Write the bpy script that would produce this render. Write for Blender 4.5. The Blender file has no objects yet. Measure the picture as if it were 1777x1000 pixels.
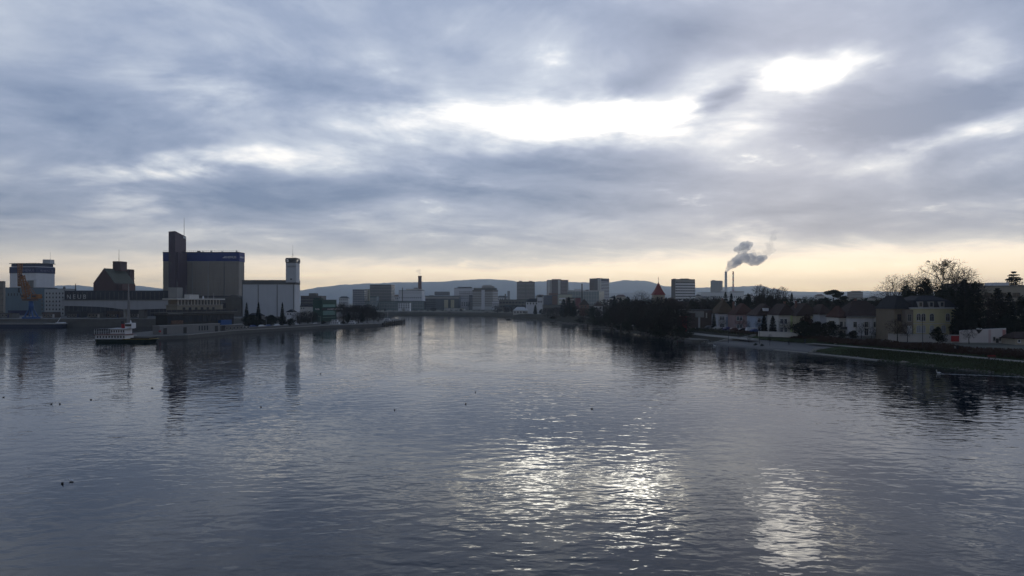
import bpy, bmesh, math, random
from mathutils import Vector, Matrix
R = math.radians
scene = bpy.context.scene
col = scene.collection

# ------------------------------------------------------------------ camera
CH, F, HX, HY = 16.0, 1185.0, 888.5, 524.0          # eye height over the water, focal length in photo pixels, horizon
cam_d = bpy.data.cameras.new('camera'); cam = bpy.data.objects.new('camera', cam_d); col.objects.link(cam)
cam.location = (0, 0, CH); cam.rotation_euler = (R(90), 0, 0)
cam_d.sensor_width = 36; cam_d.lens = 36 * F / 1777
cam_d.shift_y = (HY - 500) / 1777
cam_d.clip_start = 0.5; cam_d.clip_end = 40000
scene.camera = cam
vs = scene.view_settings
vs.view_transform = 'Standard'; vs.look = 'None'; vs.exposure = 0.2; vs.gamma = 1; vs.use_curve_mapping = False
scene.cycles.max_bounces = 6; scene.cycles.volume_bounces = 3
scene.cycles.transparent_max_bounces = 12
scene.cycles.caustics_reflective = False; scene.cycles.caustics_refractive = False

# ------------------------------------------------------------------ node helper
class S:                                               # a scalar socket one can calculate with
    def __init__(s, nt, o): s.nt, s.o = nt, o
    def op(s, kind, *a, clamp=False):
        n = s.nt.nodes.new('ShaderNodeMath'); n.operation = kind; n.use_clamp = clamp
        for i, v in enumerate((s,) + a):
            if isinstance(v, S): s.nt.links.new(v.o, n.inputs[i])
            else: n.inputs[i].default_value = v
        return S(s.nt, n.outputs[0])
    def __add__(s, b): return s.op('ADD', b)
    __radd__ = __add__
    def __sub__(s, b): return s.op('SUBTRACT', b)
    def __mul__(s, b): return s.op('MULTIPLY', b)
    __rmul__ = __mul__
    def __truediv__(s, b): return s.op('DIVIDE', b)
    def clamp(s): return s.op('ADD', 0.0, clamp=True)
    def ramp(s, lo, hi):
        n = s.nt.nodes.new('ShaderNodeMapRange'); n.interpolation_type = 'SMOOTHSTEP'
        s.nt.links.new(s.o, n.inputs[0]); n.inputs[1].default_value = lo; n.inputs[2].default_value = hi
        return S(s.nt, n.outputs[0])
def vec3(nt, x, y, z):
    n = nt.nodes.new('ShaderNodeCombineXYZ')
    for i, v in enumerate((x, y, z)):
        if isinstance(v, S): nt.links.new(v.o, n.inputs[i])
        else: n.inputs[i].default_value = v
    return n.outputs[0]
def noise(nt, vec, scale, detail=4, rough=0.5, dist=0.0, out=0):
    n = nt.nodes.new('ShaderNodeTexNoise')
    n.inputs['Scale'].default_value = scale; n.inputs['Detail'].default_value = detail
    n.inputs['Roughness'].default_value = rough; n.inputs['Distortion'].default_value = dist
    if vec is not None: nt.links.new(vec, n.inputs['Vector'])
    return S(nt, n.outputs[out])
def mix(nt, fac, a, b, mode='MIX'):
    n = nt.nodes.new('ShaderNodeMix'); n.data_type = 'RGBA'; n.blend_type = mode
    for sock, v in ((n.inputs[0], fac), (n.inputs[6], a), (n.inputs[7], b)):
        if isinstance(v, S): nt.links.new(v.o, sock)
        elif isinstance(v, (int, float)): sock.default_value = v
        elif isinstance(v, tuple): sock.default_value = (*v, 1)
        else: nt.links.new(v, sock)
    return n.outputs[2]
def colramp(nt, fac, stops):
    n = nt.nodes.new('ShaderNodeValToRGB'); e = n.color_ramp.elements
    for i, (p, c) in enumerate(stops):
        el = e[i] if i < 2 else e.new(p)
        el.position = p; el.color = (*c, 1)
    nt.links.new(fac.o, n.inputs[0])
    return n.outputs[0]

# ------------------------------------------------------------------ sky
SUN_EL, SUN_AZ = 17.5, 22.0                            # hidden behind the cloud deck, a little right of the river axis
world = bpy.data.worlds.new('World'); scene.world = world; world.use_nodes = True
nt = world.node_tree; nt.nodes.clear()
tc = nt.nodes.new('ShaderNodeTexCoord')
sp = nt.nodes.new('ShaderNodeSeparateXYZ'); nt.links.new(tc.outputs['Generated'], sp.inputs[0])
dx, dy, dz = (S(nt, o) for o in sp.outputs)
up = dz.op('MAXIMUM', 0.0)
az = dx.op('ARCTAN2', dy); el = up.op('ARCSINE')
den = up + 0.17
qx, qy = dx / den, dy / den                             # where the view ray meets the cloud deck
q = vec3(nt, qx, qy, 0.0)
ca, sa = math.cos(R(14)), math.sin(R(14))
q_str = vec3(nt, (qx * ca + qy * sa) * 0.78, qy * ca - qx * sa, 3.7)      # banks drawn out along the wind
big = noise(nt, q_str, 0.55, 2, 0.5)
fine = noise(nt, q_str, 2.0, 8, 0.60, 0.45)
wisp = noise(nt, q, 4.2, 6, 0.62)
w1 = noise(nt, q, 1.3, 4, 0.6, 0.0, 0); w2 = noise(nt, vec3(nt, qx + 31.7, qy, 5.0), 1.3, 4, 0.6)
aw = az + (w1 - 0.5) * 0.20
ew = el + (w2 - 0.5) * 0.10 * (el * 3.0 + 0.25)
def pix(x, y):
    a = math.atan((x - HX) / F); return a, math.atan((HY - y) / F * math.cos(a))
def blob(x, y, wx, wy, tilt=0.0, soft=1.0):             # a thin or a thick place in the deck, as seen from the river
    a0, e0 = pix(x, y); sxr, syr = wx / F, wy / F
    c, s = math.cos(R(tilt)), math.sin(R(tilt))
    da, de = aw - a0, ew - e0
    u = (da * c + de * s) / sxr; v = (de * c - da * s) / syr
    r2 = u * u + v * v
    return (r2 * (-soft)).op('EXPONENT')
def add(terms):
    t = None
    for w, b in terms:
        t = b * w if t is None else t + b * w
    return t
thin = add([(0.62, blob(1000, 216, 205, 32, 2)), (0.40, blob(1120, 200, 90, 26, 0)), (0.58, blob(1350, 132, 95, 23, 0)), (0.50, blob(1465, 112, 55, 18, 18)),
            (0.44, blob(385, 290, 190, 18, 10)), (0.20, blob(225, 352, 65, 22, 0)), (0.20, blob(1300, 222, 70, 18, 12)), (0.2, blob(700, 215, 190, 26, 8)),
            (0.20, blob(1640, 240, 140, 14, 12)), (0.12, blob(1640, 288, 50, 11, 5)), (0.20, blob(1750, 222, 40, 12, 0)), (0.20, blob(1720, 100, 28, 45, 40)), (0.16, blob(360, 140, 120, 35, 0)),
            (0.05, blob(1000, 120, 160, 60, -20)), (0.16, blob(840, 330, 90, 14, -10)), (0.15, blob(1330, 405, 70, 12, 10)), (0.22, blob(1300, 420, 60, 14, 0))])
thick = add([(0.40, blob(1245, 172, 75, 24, 25)), (0.30, blob(1560, 195, 190, 52, 0)), (0.22, blob(1010, 290, 220, 30, -6)), (0.16, blob(560, 340, 260, 30, 8)), (0.14, blob(1190, 55, 220, 40, -8)), (0.12, blob(900, 345, 300, 22, -5)),
             (0.14, blob(120, 215, 220, 70, 0)), (0.14, blob(1680, 330, 260, 35, 6)), (0.12, blob(1690, 40, 160, 50, 0)), (0.1, blob(1100, 150, 90, 26, 35)), (0.10, blob(1200, 350, 200, 30, 0))])
# a general brightening of the deck around the hidden sun, the clear strip along the horizon
sd = Vector((math.sin(R(SUN_AZ)) * math.cos(R(SUN_EL)), math.cos(R(SUN_AZ)) * math.cos(R(SUN_EL)), math.sin(R(SUN_EL))))
cosd = dx * sd.x + dy * sd.y + dz * sd.z
halo = ((cosd - 1.0) * 6.0).op('EXPONENT')
strip = (el + (fine - 0.5) * 0.085 + (big - 0.5) * 0.04).ramp(0.088, 0.034)
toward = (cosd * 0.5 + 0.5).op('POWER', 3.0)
ovh = el.ramp(0.30, 0.85)                              # deck darkened overhead, mostly out of view, to dim the water
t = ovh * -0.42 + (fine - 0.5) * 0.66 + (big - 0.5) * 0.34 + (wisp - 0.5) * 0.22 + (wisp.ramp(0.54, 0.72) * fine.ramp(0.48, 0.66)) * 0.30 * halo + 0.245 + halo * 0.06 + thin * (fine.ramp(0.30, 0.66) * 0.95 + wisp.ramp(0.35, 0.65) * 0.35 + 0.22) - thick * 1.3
t0 = t
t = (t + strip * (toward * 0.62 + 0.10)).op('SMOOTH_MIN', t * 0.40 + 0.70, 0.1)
cl = colramp(nt, t, [(0.0, (0.168, 0.232, 0.368)), (0.22, (0.322, 0.385, 0.525)), (0.42, (0.575, 0.63, 0.725)), (0.62, (0.90, 0.91, 0.93)), (0.80, (1.18, 1.15, 1.07)), (1.0, (1.6, 1.56, 1.42))])
over = (t0 - 0.86).op('MAXIMUM', 0.0)                   # where the sun nearly breaks through the deck is brighter than white
cl = mix(nt, 1.0, cl, vec3(nt, over * 14.0, over * 13.6, over * 12.2), 'ADD')
low = ((el) * (-1 / 0.062)).op('EXPONENT')
cl = mix(nt, low.clamp(), cl, mix(nt, 1.0, cl, (1.42, 1.02, 0.50), 'MULTIPLY'))
away = (cosd * 0.5 + 0.5).ramp(0.28, 0.90) * 0.5 + 0.5  # unseen deck behind the camera darkened to cut light on the fronts
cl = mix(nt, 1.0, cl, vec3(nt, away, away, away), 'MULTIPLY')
sky = nt.nodes.new('ShaderNodeTexSky'); sky.sky_type = 'NISHITA'; sky.sun_disc = False
sky.sun_elevation = R(SUN_EL); sky.sun_rotation = R(SUN_AZ); sky.altitude = 250; sky.air_density = 1.2; sky.dust_density = 3.0
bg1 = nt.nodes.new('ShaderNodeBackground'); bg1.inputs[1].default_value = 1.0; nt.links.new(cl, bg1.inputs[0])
bg2 = nt.nodes.new('ShaderNodeBackground'); bg2.inputs[1].default_value = 0.06; nt.links.new(sky.outputs[0], bg2.inputs[0])
mx = nt.nodes.new('ShaderNodeMixShader'); mx.inputs[0].default_value = 0.05      # a little clear sky shows through everywhere
nt.links.new(bg1.outputs[0], mx.inputs[1]); nt.links.new(bg2.outputs[0], mx.inputs[2])
wo = nt.nodes.new('ShaderNodeOutputWorld'); nt.links.new(mx.outputs[0], wo.inputs[0])
world.cycles.sampling_method = 'MANUAL'; world.cycles.sample_map_resolution = 512

sun_d = bpy.data.lights.new('sun', 'SUN'); sun_d.energy = 0.008; sun_d.angle = R(5); sun_d.color = (1.0, 0.94, 0.85)
sun = bpy.data.objects.new('sun', sun_d); col.objects.link(sun)
sun.rotation_euler = (-Vector((math.sin(R(SUN_AZ)) * math.cos(R(SUN_EL)), math.cos(R(SUN_AZ)) * math.cos(R(SUN_EL)), math.sin(R(SUN_EL))))).to_track_quat('-Z', 'Y').to_euler()

# ------------------------------------------------------------------ helpers
def PX(x, d): return (x - HX) * d / F                  # photo column at depth d -> metres right of the camera
def PZ(y, d): return CH - (y - HY) * d / F             # photo row at depth d -> metres over the water
def P(x, y, d): return Vector((PX(x, d), d, PZ(y, d)))
def tag(o, label=None, cat=None, group=None, kind=None):
    if label: o['label'] = label
    if cat: o['category'] = cat
    if group: o['group'] = group
    if kind: o['kind'] = kind
    return o
def empty(name, loc, label=None, cat=None, group=None, rz=0.0):
    o = bpy.data.objects.new(name, None); o.empty_display_size = 0.5
    o.location = loc; o.rotation_euler = (0, 0, rz); col.objects.link(o)
    return tag(o, label, cat, group)
def rootloc(o):
    while o.parent: o = o.parent
    return o.location
class MB:
    def __init__(s): s.v, s.f, s.m = [], [], []
    def face(s, pts, mi=0):
        n = len(s.v); s.v += [tuple(p) for p in pts]; s.f.append(tuple(range(n, n + len(pts)))); s.m.append(mi); return s
    def hexa(s, b, t, mi=0):                           # b, t: matching bottom and top rings (counter-clockwise from above)
        n = len(s.v); k = len(b); s.v += [tuple(p) for p in b] + [tuple(p) for p in t]
        s.f.append(tuple(reversed(range(n, n + k)))); s.f.append(tuple(range(n + k, n + 2 * k))); s.m += [mi, mi]
        for i in range(k):
            j = (i + 1) % k; s.f.append((n + i, n + j, n + k + j, n + k + i)); s.m.append(mi)
        return s
    def box(s, x0, x1, y0, y1, z0, z1, mi=0):
        r = [(x0, y0), (x1, y0), (x1, y1), (x0, y1)]
        return s.hexa([(*p, z0) for p in r], [(*p, z1) for p in r], mi)
    def prism(s, poly, z0, z1, mi=0): return s.hexa([(p[0], p[1], z0) for p in poly], [(p[0], p[1], z1) for p in poly], mi)
    def fbox(s, p0, p1, u0, u1, z0, z1, out, back=0.0, mi=0):   # a box on the face p0->p1, proud by out
        p0, p1 = Vector(p0[:2]), Vector(p1[:2]); e = (p1 - p0).normalized(); n = Vector((e.y, -e.x))
        a, b = p0 + e * u0, p0 + e * u1
        r = [a + n * out, b + n * out, b - n * back, a - n * back]
        return s.hexa([(p.x, p.y, z0) for p in r], [(p.x, p.y, z1) for p in r], mi)
    def tube(s, p, q, r0, r1, n=6, mi=0, cap=True):
        p, q = Vector(p), Vector(q); d = q - p
        if d.length < 1e-6: return s
        d.normalize(); a = d.orthogonal().normalized(); b = d.cross(a); k = len(s.v)
        for c, r in ((p, r0), (q, r1)):
            for i in range(n):
                t = 2 * math.pi * i / n; s.v.append(tuple(c + (a * math.cos(t) + b * math.sin(t)) * r))
        for i in range(n):
            j = (i + 1) % n; s.f.append((k + i, k + j, k + n + j, k + n + i)); s.m.append(mi)
        if cap: s.f.append(tuple(reversed(range(k, k + n)))); s.f.append(tuple(range(k + n, k + 2 * n))); s.m += [mi, mi]
        return s
    def build(s, name, mat, parent=None, smooth=False, base=None):
        me = bpy.data.meshes.new(name)
        if parent is not None: o0 = rootloc(parent)
        elif base is not None: o0 = Vector(base)
        else:
            xs = [p[0] for p in s.v]; ys = [p[1] for p in s.v]; zs = [p[2] for p in s.v]
            o0 = Vector(((min(xs) + max(xs)) / 2, (min(ys) + max(ys)) / 2, min(zs)))
        me.from_pydata([(p[0] - o0[0], p[1] - o0[1], p[2] - o0[2]) for p in s.v], [], s.f)
        for m in (mat if isinstance(mat, (list, tuple)) else [mat]): me.materials.append(m)
        if isinstance(mat, (list, tuple)): me.polygons.foreach_set('material_index', s.m)
        if smooth: me.polygons.foreach_set('use_smooth', [True] * len(s.f))
        me.update()
        o = bpy.data.objects.new(name, me); col.objects.link(o)
        if parent is not None: o.parent = parent
        else: o.location = o0
        return o
def copy_tree(o, parent=None):
    c = o.copy(); col.objects.link(c); c.parent = parent
    for ch in list(o.children): copy_tree(ch, c)
    return c

# ------------------------------------------------------------------ materials
MATS = {}
def mat(name, c, rough=0.85, var=0.18, scale=0.35, metal=0.0, streak=0.0, bump=0.0, spec=0.3):
    if name in MATS: return MATS[name]
    m = bpy.data.materials.new(name); m.use_nodes = True; nt = m.node_tree; b = nt.nodes['Principled BSDF']
    b.inputs['Roughness'].default_value = rough; b.inputs['Metallic'].default_value = metal; b.inputs['Specular IOR Level'].default_value = spec
    g = nt.nodes.new('ShaderNodeNewGeometry')
    n1 = noise(nt, g.outputs['Position'], scale, 4, 0.6)
    f = (n1 - 0.5) * (2 * var) + 1.0
    if streak:                                         # rain streaks running down the wall
        s = nt.nodes.new('ShaderNodeSeparateXYZ'); nt.links.new(g.outputs['Position'], s.inputs[0])
        x, y, z = (S(nt, o) for o in s.outputs)
        n2 = noise(nt, vec3(nt, x * 1.0, y * 1.0, z * 0.06), 0.8, 3, 0.6)
        f = f * ((n2 - 0.5) * (2 * streak) + 1.0)
    nt.links.new(mix(nt, 1.0, c, vec3(nt, f, f, f), 'MULTIPLY'), b.inputs['Base Color'])
    if bump:
        bp = nt.nodes.new('ShaderNodeBump'); bp.inputs['Distance'].default_value = bump
        nt.links.new(noise(nt, g.outputs['Position'], 3.0, 5, 0.6).o, bp.inputs['Height']); nt.links.new(bp.outputs[0], b.inputs['Normal'])
    MATS[name] = m
    return m
glass = mat('window_glass', (0.03, 0.035, 0.045), 0.12, 0.3, 0.5, spec=0.5)
glass_blue = mat('blue_glass', (0.06, 0.085, 0.14), 0.18, 0.2, 0.1, spec=0.6)
glass_green = mat('green_glass', (0.10, 0.15, 0.16), 0.18, 0.2, 0.1, spec=0.6)
conc = mat('concrete', (0.30, 0.29, 0.27), 0.9, 0.2, 0.3, streak=0.18)
conc_dark = mat('dark_concrete', (0.13, 0.125, 0.12), 0.9, 0.25, 0.3, streak=0.2)
conc_pale = mat('pale_concrete', (0.50, 0.50, 0.50), 0.9, 0.15, 0.3, streak=0.15)
white = mat('white_render', (0.66, 0.66, 0.68), 0.8, 0.10, 0.4, streak=0.10)
offwhite = mat('off_white_render', (0.55, 0.53, 0.49), 0.85, 0.12, 0.4, streak=0.12)
cream = mat('cream_render', (0.46, 0.42, 0.29), 0.85, 0.12, 0.5, streak=0.12)
yellow = mat('yellow_render', (0.50, 0.46, 0.27), 0.85, 0.12, 0.5, streak=0.12)
pink = mat('pink_render', (0.36, 0.25, 0.24), 0.85, 0.12, 0.5, streak=0.12)
paleblue = mat('pale_blue_render', (0.34, 0.40, 0.50), 0.85, 0.12, 0.5, streak=0.12)
lime = mat('lime_render', (0.52, 0.60, 0.30), 0.85, 0.12, 0.5)
beige = mat('beige_render', (0.40, 0.36, 0.29), 0.85, 0.12, 0.5, streak=0.12)
brown = mat('brown_cladding', (0.11, 0.08, 0.065), 0.8, 0.2, 0.6)
brick = mat('dark_brick', (0.085, 0.042, 0.036), 0.9, 0.25, 0.6, bump=0.02)
brick_mid = mat('brown_brick', (0.17, 0.09, 0.07), 0.9, 0.22, 0.6)
tile_red = mat('red_roof_tile', (0.072, 0.036, 0.029), 0.85, 0.3, 0.8, bump=0.03, spec=0.1)
tile_brown = mat('brown_roof_tile', (0.046, 0.030, 0.027), 0.85, 0.3, 0.8, bump=0.03, spec=0.1)
tile_moss = mat('mossy_roof_tile', (0.075, 0.052, 0.032), 0.85, 0.35, 0.8, bump=0.03, spec=0.1)
slate = mat('slate_roof', (0.022, 0.023, 0.028), 0.8, 0.3, 0.8, spec=0.12)
roof_flat = mat('roof_felt', (0.06, 0.06, 0.065), 0.9, 0.2, 0.4)
lead = mat('lead_green_roof', (0.075, 0.08, 0.06), 0.8, 0.25, 0.5)
metal = mat('galvanised_metal', (0.32, 0.33, 0.35), 0.45, 0.12, 0.5, metal=0.4)
steel_pale = mat('brushed_steel', (0.17, 0.18, 0.20), 0.35, 0.1, 0.8, metal=0.6)
dark_metal = mat('dark_metal', (0.035, 0.036, 0.04), 0.5, 0.2, 0.5)
black = mat('black_paint', (0.02, 0.02, 0.022), 0.5, 0.2, 0.5)
blue_clad = mat('blue_cladding', (0.012, 0.026, 0.17), 0.55, 0.15, 0.2, streak=0.08)
navy_clad = mat('navy_cladding', (0.022, 0.028, 0.085), 0.55, 0.15, 0.2)
blue_paint = mat('blue_paint', (0.035, 0.10, 0.27), 0.5, 0.15, 0.5)
sign_white = mat('sign_white', (0.75, 0.75, 0.75), 0.6, 0.05, 0.5)
orange = mat('orange_paint', (0.26, 0.10, 0.016), 0.5, 0.2, 0.6)
red_paint = mat('red_paint', (0.30, 0.02, 0.025), 0.5, 0.15, 0.6)
green_clad = mat('green_cladding', (0.010, 0.055, 0.040), 0.5, 0.2, 0.4)
green_pale = mat('pale_green_panel', (0.16, 0.29, 0.25), 0.5, 0.2, 0.4)
stone = mat('quay_stone', (0.12, 0.115, 0.105), 0.9, 0.25, 0.5, bump=0.04)
wood = mat('dark_timber', (0.035, 0.028, 0.022), 0.85, 0.3, 1.2)
bark = mat('bark', (0.034, 0.028, 0.024), 0.95, 0.3, 1.5, spec=0.05)
twig = mat('twigs', (0.024, 0.019, 0.017), 0.95, 0.25, 1.0, spec=0.05)
needle = mat('conifer_needles', (0.011, 0.017, 0.012), 0.9, 0.35, 1.0, spec=0.05)
leafm = mat('evergreen_leaves', (0.014, 0.020, 0.012), 0.9, 0.4, 0.8, spec=0.05)
hedge_m = mat('brown_beech_leaves', (0.048, 0.027, 0.019), 0.9, 0.4, 0.7, spec=0.05)
grass_m = mat('bank_grass', (0.030, 0.042, 0.016), 0.95, 0.6, 0.25, bump=0.1, spec=0.05)
soil = mat('city_ground', (0.07, 0.07, 0.055), 0.95, 0.3, 0.05)
asphalt = mat('asphalt', (0.06, 0.06, 0.062), 0.9, 0.2, 0.4)
gravel = mat('pale_path', (0.24, 0.225, 0.20), 0.95, 0.2, 0.8)
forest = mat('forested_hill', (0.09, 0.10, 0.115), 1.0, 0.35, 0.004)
skin = mat('skin', (0.45, 0.28, 0.20), 0.6, 0.05, 3)
cloth_dark = mat('dark_cloth', (0.025, 0.025, 0.03), 0.9, 0.2, 3)
rubber = mat('tyre_rubber', (0.02, 0.02, 0.02), 0.8, 0.1, 3)
foam = mat('foam_white', (0.62, 0.64, 0.66), 0.8, 0.2, 3)

# ------------------------------------------------------------------ building kit
def face_of(foot, i): return foot[i], foot[(i + 1) % len(foot)]
def rect(x0, x1, d, depth):                            # front left, front right, back right, back left
    a, b = PX(x0, d), PX(x1, d); return [(a, d), (b, d), (b, d + depth), (a, d + depth)]
def corner(xa, da, xb, db, xc, dc):                    # left corner, near corner, right corner
    a, b, c = (Vector((PX(xa, da), da)), Vector((PX(xb, db), db)), Vector((PX(xc, dc), dc)))
    return [tuple(a), tuple(b), tuple(c), tuple(a + c - b)]
def building(name, label, cat, foot, z0, z1, wall, roof=roof_flat, parapet=0.5, group=None):
    cx = sum(p[0] for p in foot) / len(foot); cy = sum(p[1] for p in foot) / len(foot)
    r = empty(name, (cx, cy, z0), label, cat, group)
    MB().prism(foot, z0 - 2.5, z1).build('wall', wall, r)
    if roof:
        c = Vector((cx, cy)); big = [tuple(c + (Vector(p) - c) * 1.006 + (Vector(p) - c).normalized() * 0.12) for p in foot]
        MB().prism(big, z1 + 0.01, z1 + parapet).build('roof', roof, r)
    return r
def bands(parent, face, z0, z1, n, frac, m, out=0.25, name='spandrel', u=None):
    p0, p1 = face; L = (Vector(p1) - Vector(p0)).length; u0, u1 = u or (0.1, L - 0.1); mb = MB(); h = (z1 - z0) / n
    for i in range(n): mb.fbox(p0, p1, u0, u1, z0 + i * h, z0 + i * h + h * frac, out, 0.05)
    o = mb.build(name, m, parent); o['kind'] = 'stuff'; return o
def ribs(parent, face, z0, z1, n, w, m, out=0.3, name='mullion', u=None):
    p0, p1 = face; L = (Vector(p1) - Vector(p0)).length; u0, u1 = u or (0, L); mb = MB()
    for i in range(n + 1):
        c = u0 + (u1 - u0) * i / n; mb.fbox(p0, p1, max(c - w / 2, 0), min(c + w / 2, L), z0, z1, out, 0.05)
    o = mb.build(name, m, parent); o['kind'] = 'stuff'; return o
def grid(parent, face, z0, z1, nx, nz, fw, fh, m=glass, out=0.06, name='window_rows', u=None):
    p0, p1 = face; L = (Vector(p1) - Vector(p0)).length; u0, u1 = u or (0, L); mb = MB(); w = (u1 - u0) / nx; h = (z1 - z0) / nz
    for i in range(nx):
        for j in range(nz):
            c, b = u0 + (i + 0.5) * w, z0 + (j + 0.5) * h
            mb.fbox(p0, p1, c - w * fw / 2, c + w * fw / 2, b - h * fh / 2, b + h * fh / 2, out, 0.05)
    o = mb.build(name, m, parent); o['kind'] = 'stuff'; return o
WM = {}
def win_mesh(w, h, arch, fm, bars=1, gm=glass):
    key = (round(w, 2), round(h, 2), arch, fm.name, bars, gm.name)
    if key in WM: return WM[key]
    mb = MB(); t = 0.11
    def ring(off, y):
        if not arch: return [(-w / 2 - off, y, -off), (w / 2 + off, y, -off), (w / 2 + off, y, h + off), (-w / 2 - off, y, h + off)]
        r = w / 2 + off; pts = [(-r, y, -off), (r, y, -off)]
        return pts + [(r * math.cos(a), y, h - w / 2 + r * math.sin(a)) for a in [math.pi * i / 8 for i in range(9)]]
    a, b = ring(0, -0.02), ring(0, -0.12); c = ring(t, -0.12); d = ring(t, 0.02); n = len(a)
    mb.face(a, 1)
    for i in range(n):
        j = (i + 1) % n
        mb.face([a[i], b[i], b[j], a[j]], 0); mb.face([b[i], c[i], c[j], b[j]], 0); mb.face([c[i], d[i], d[j], c[j]], 0)
    if bars:
        mb.box(-0.035, 0.035, -0.08, -0.02, 0, h - (0.02 if arch else 0), 0); mb.box(-w / 2, w / 2, -0.08, -0.02, h * 0.64, h * 0.64 + 0.06, 0)
    mb.box(-w / 2 - 0.18, w / 2 + 0.18, -0.24, 0.02, -t - 0.14, -t, 0)
    me = bpy.data.meshes.new('window'); me.from_pydata(mb.v, [], mb.f)
    me.materials.append(fm); me.materials.append(gm); me.polygons.foreach_set('material_index', mb.m); me.update()
    WM[key] = me; return me
def windows(parent, face, items, fm=white, arch=False, bars=1, name='window', gm=glass):      # items: (u, z sill, w, h)
    p0, p1 = Vector(face[0]), Vector(face[1]); e = (p1 - p0).normalized(); rz = math.atan2(e.y, e.x); o0 = rootloc(parent)
    for (u, z, w, h) in items:
        o = bpy.data.objects.new(name, win_mesh(w, h, arch, fm, bars, gm)); col.objects.link(o); o.parent = parent
        q = p0 + e * u; o.location = (q.x - o0.x, q.y - o0.y, z - o0.z); o.rotation_euler = (0, 0, rz)
def hip_roof(parent, foot, z0, zr, m, over=0.5, ridge=0.35, name='roof', gable=False):      # ridge: share of the long side
    a, b, c, d = (Vector(p) for p in foot); ctr = (a + b + c + d) / 4
    q = [p + (p - ctr).normalized() * over * 1.4 for p in (a, b, c, d)]
    l1, l2 = (b - a).length, (d - a).length
    ax = (b - a).normalized() if l1 >= l2 else (d - a).normalized(); half = max(l1, l2) * ridge / 2 + (over if gable else 0)
    r0, r1 = ctr - ax * half, ctr + ax * half
    mb = MB(); e = [(*p, z0) for p in q]; lo = [(*p, z0 - 0.22) for p in q]; R0, R1 = (*r0, zr), (*r1, zr)
    if l1 >= l2: fs = [[e[0], e[1], R1, R0], [e[1], e[2], R1], [e[2], e[3], R0, R1], [e[3], e[0], R0]]
    else: fs = [[e[0], e[1], R0], [e[1], e[2], R1, R0], [e[2], e[3], R1], [e[3], e[0], R0, R1]]
    for f in fs: mb.face(f)
    for i in range(4): mb.face([lo[i], lo[(i + 1) % 4], e[(i + 1) % 4], e[i]])
    mb.face(lo[::-1])
    return mb.build(name, m, parent)
def chimney(parent, x, y, z0, z1, m=brick_mid, w=0.7):
    mb = MB().box(x - w / 2, x + w / 2, y - w / 2, y + w / 2, z0, z1); mb.box(x - w / 2 - 0.1, x + w / 2 + 0.1, y - w / 2 - 0.1, y + w / 2 + 0.1, z1 + 0.003, z1 + 0.2)
    return mb.build('chimney', m, parent)
def mast(parent, x, y, z0, z1, r=0.12, m=dark_metal, name='antenna'): return MB().tube((x, y, z0), (x, y, z1), r, r * 0.5, 5).build(name, m, parent)
def text(parent, body, p, size, m, face=None, name='lettering', squeeze=1.0, thick=0.08):
    cu = bpy.data.curves.new(name, 'FONT'); cu.body = body; cu.size = size; cu.extrude = thick; cu.align_x = 'CENTER'; cu.resolution_u = 2
    tmp = bpy.data.objects.new(name, cu); col.objects.link(tmp)
    dg = bpy.context.evaluated_depsgraph_get(); me = bpy.data.meshes.new_from_object(tmp.evaluated_get(dg))
    bpy.data.objects.remove(tmp); me.materials.clear(); me.materials.append(m)
    o = bpy.data.objects.new(name, me); col.objects.link(o); o.parent = parent; o0 = rootloc(parent)
    rz = 0.0
    if face: e = Vector(face[1]) - Vector(face[0]); rz = math.atan2(e.y, e.x)
    o.rotation_euler = (R(90), 0, rz); o.location = (p[0] - o0.x, p[1] - o0.y, p[2] - o0.z); o.scale = (squeeze, 1, 1)
    return o

# ------------------------------------------------------------------ water
def mat_water():
    m = bpy.data.materials.new('river_water'); m.use_nodes = True; nt = m.node_tree
    b = nt.nodes['Principled BSDF']
    b.inputs['Base Color'].default_value = (0.003, 0.010, 0.019, 1); b.inputs['Roughness'].default_value = 0.03; b.inputs['IOR'].default_value = 1.333
    g = nt.nodes.new('ShaderNodeNewGeometry'); s = nt.nodes.new('ShaderNodeSeparateXYZ'); nt.links.new(g.outputs['Position'], s.inputs[0])
    x, y = S(nt, s.outputs[0]), S(nt, s.outputs[1])
    v = vec3(nt, x * 0.62, y, 0.0)
    patch = noise(nt, vec3(nt, x * 0.8, y * 0.55, 7.0), 0.030, 4, 0.6, 1.6).ramp(0.34, 0.66)
    slick = noise(nt, vec3(nt, x, y * 0.22, 11.0), 0.055, 3, 0.55, 2.2).ramp(0.30, 0.46)
    a = noise(nt, v, 0.62, 1, 0.4, 0.5)
    c = noise(nt, v, 1.7, 1.5, 0.4, 0.4)
    d = noise(nt, vec3(nt, x, y, 3.0), 0.16, 2, 0.5)
    h = a * 0.064 * (patch * 0.5 + 0.6) + c * 0.027 * (patch * 0.9 + 0.25) * (slick * 0.7 + 0.3) + d * 0.05
    bp = nt.nodes.new('ShaderNodeBump'); bp.inputs['Strength'].default_value = 1; bp.inputs['Distance'].default_value = 1.0
    nt.links.new(h.o, bp.inputs['Height']); nt.links.new(bp.outputs[0], b.inputs['Normal'])
    return m
def struct(o): o['kind'] = 'structure'; return o
def sheet(name, pts, z, m, base=None):
    from mathutils.geometry import tessellate_polygon
    v = [Vector((p[0], p[1], z)) for p in pts]; mb = MB(); mb.v = [tuple(p) for p in v]
    for t in tessellate_polygon([v]):
        a, b, c = (v[i] for i in t)
        mb.f.append(t if (b - a).cross(c - a).z > 0 else t[::-1]); mb.m.append(0)
    return mb.build(name, m, base=(0, 0, 0))
struct(sheet('river', [(-2500, -300), (2500, -300), (2500, 2500), (-2500, 2500)], 0.0, mat_water()))

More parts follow.
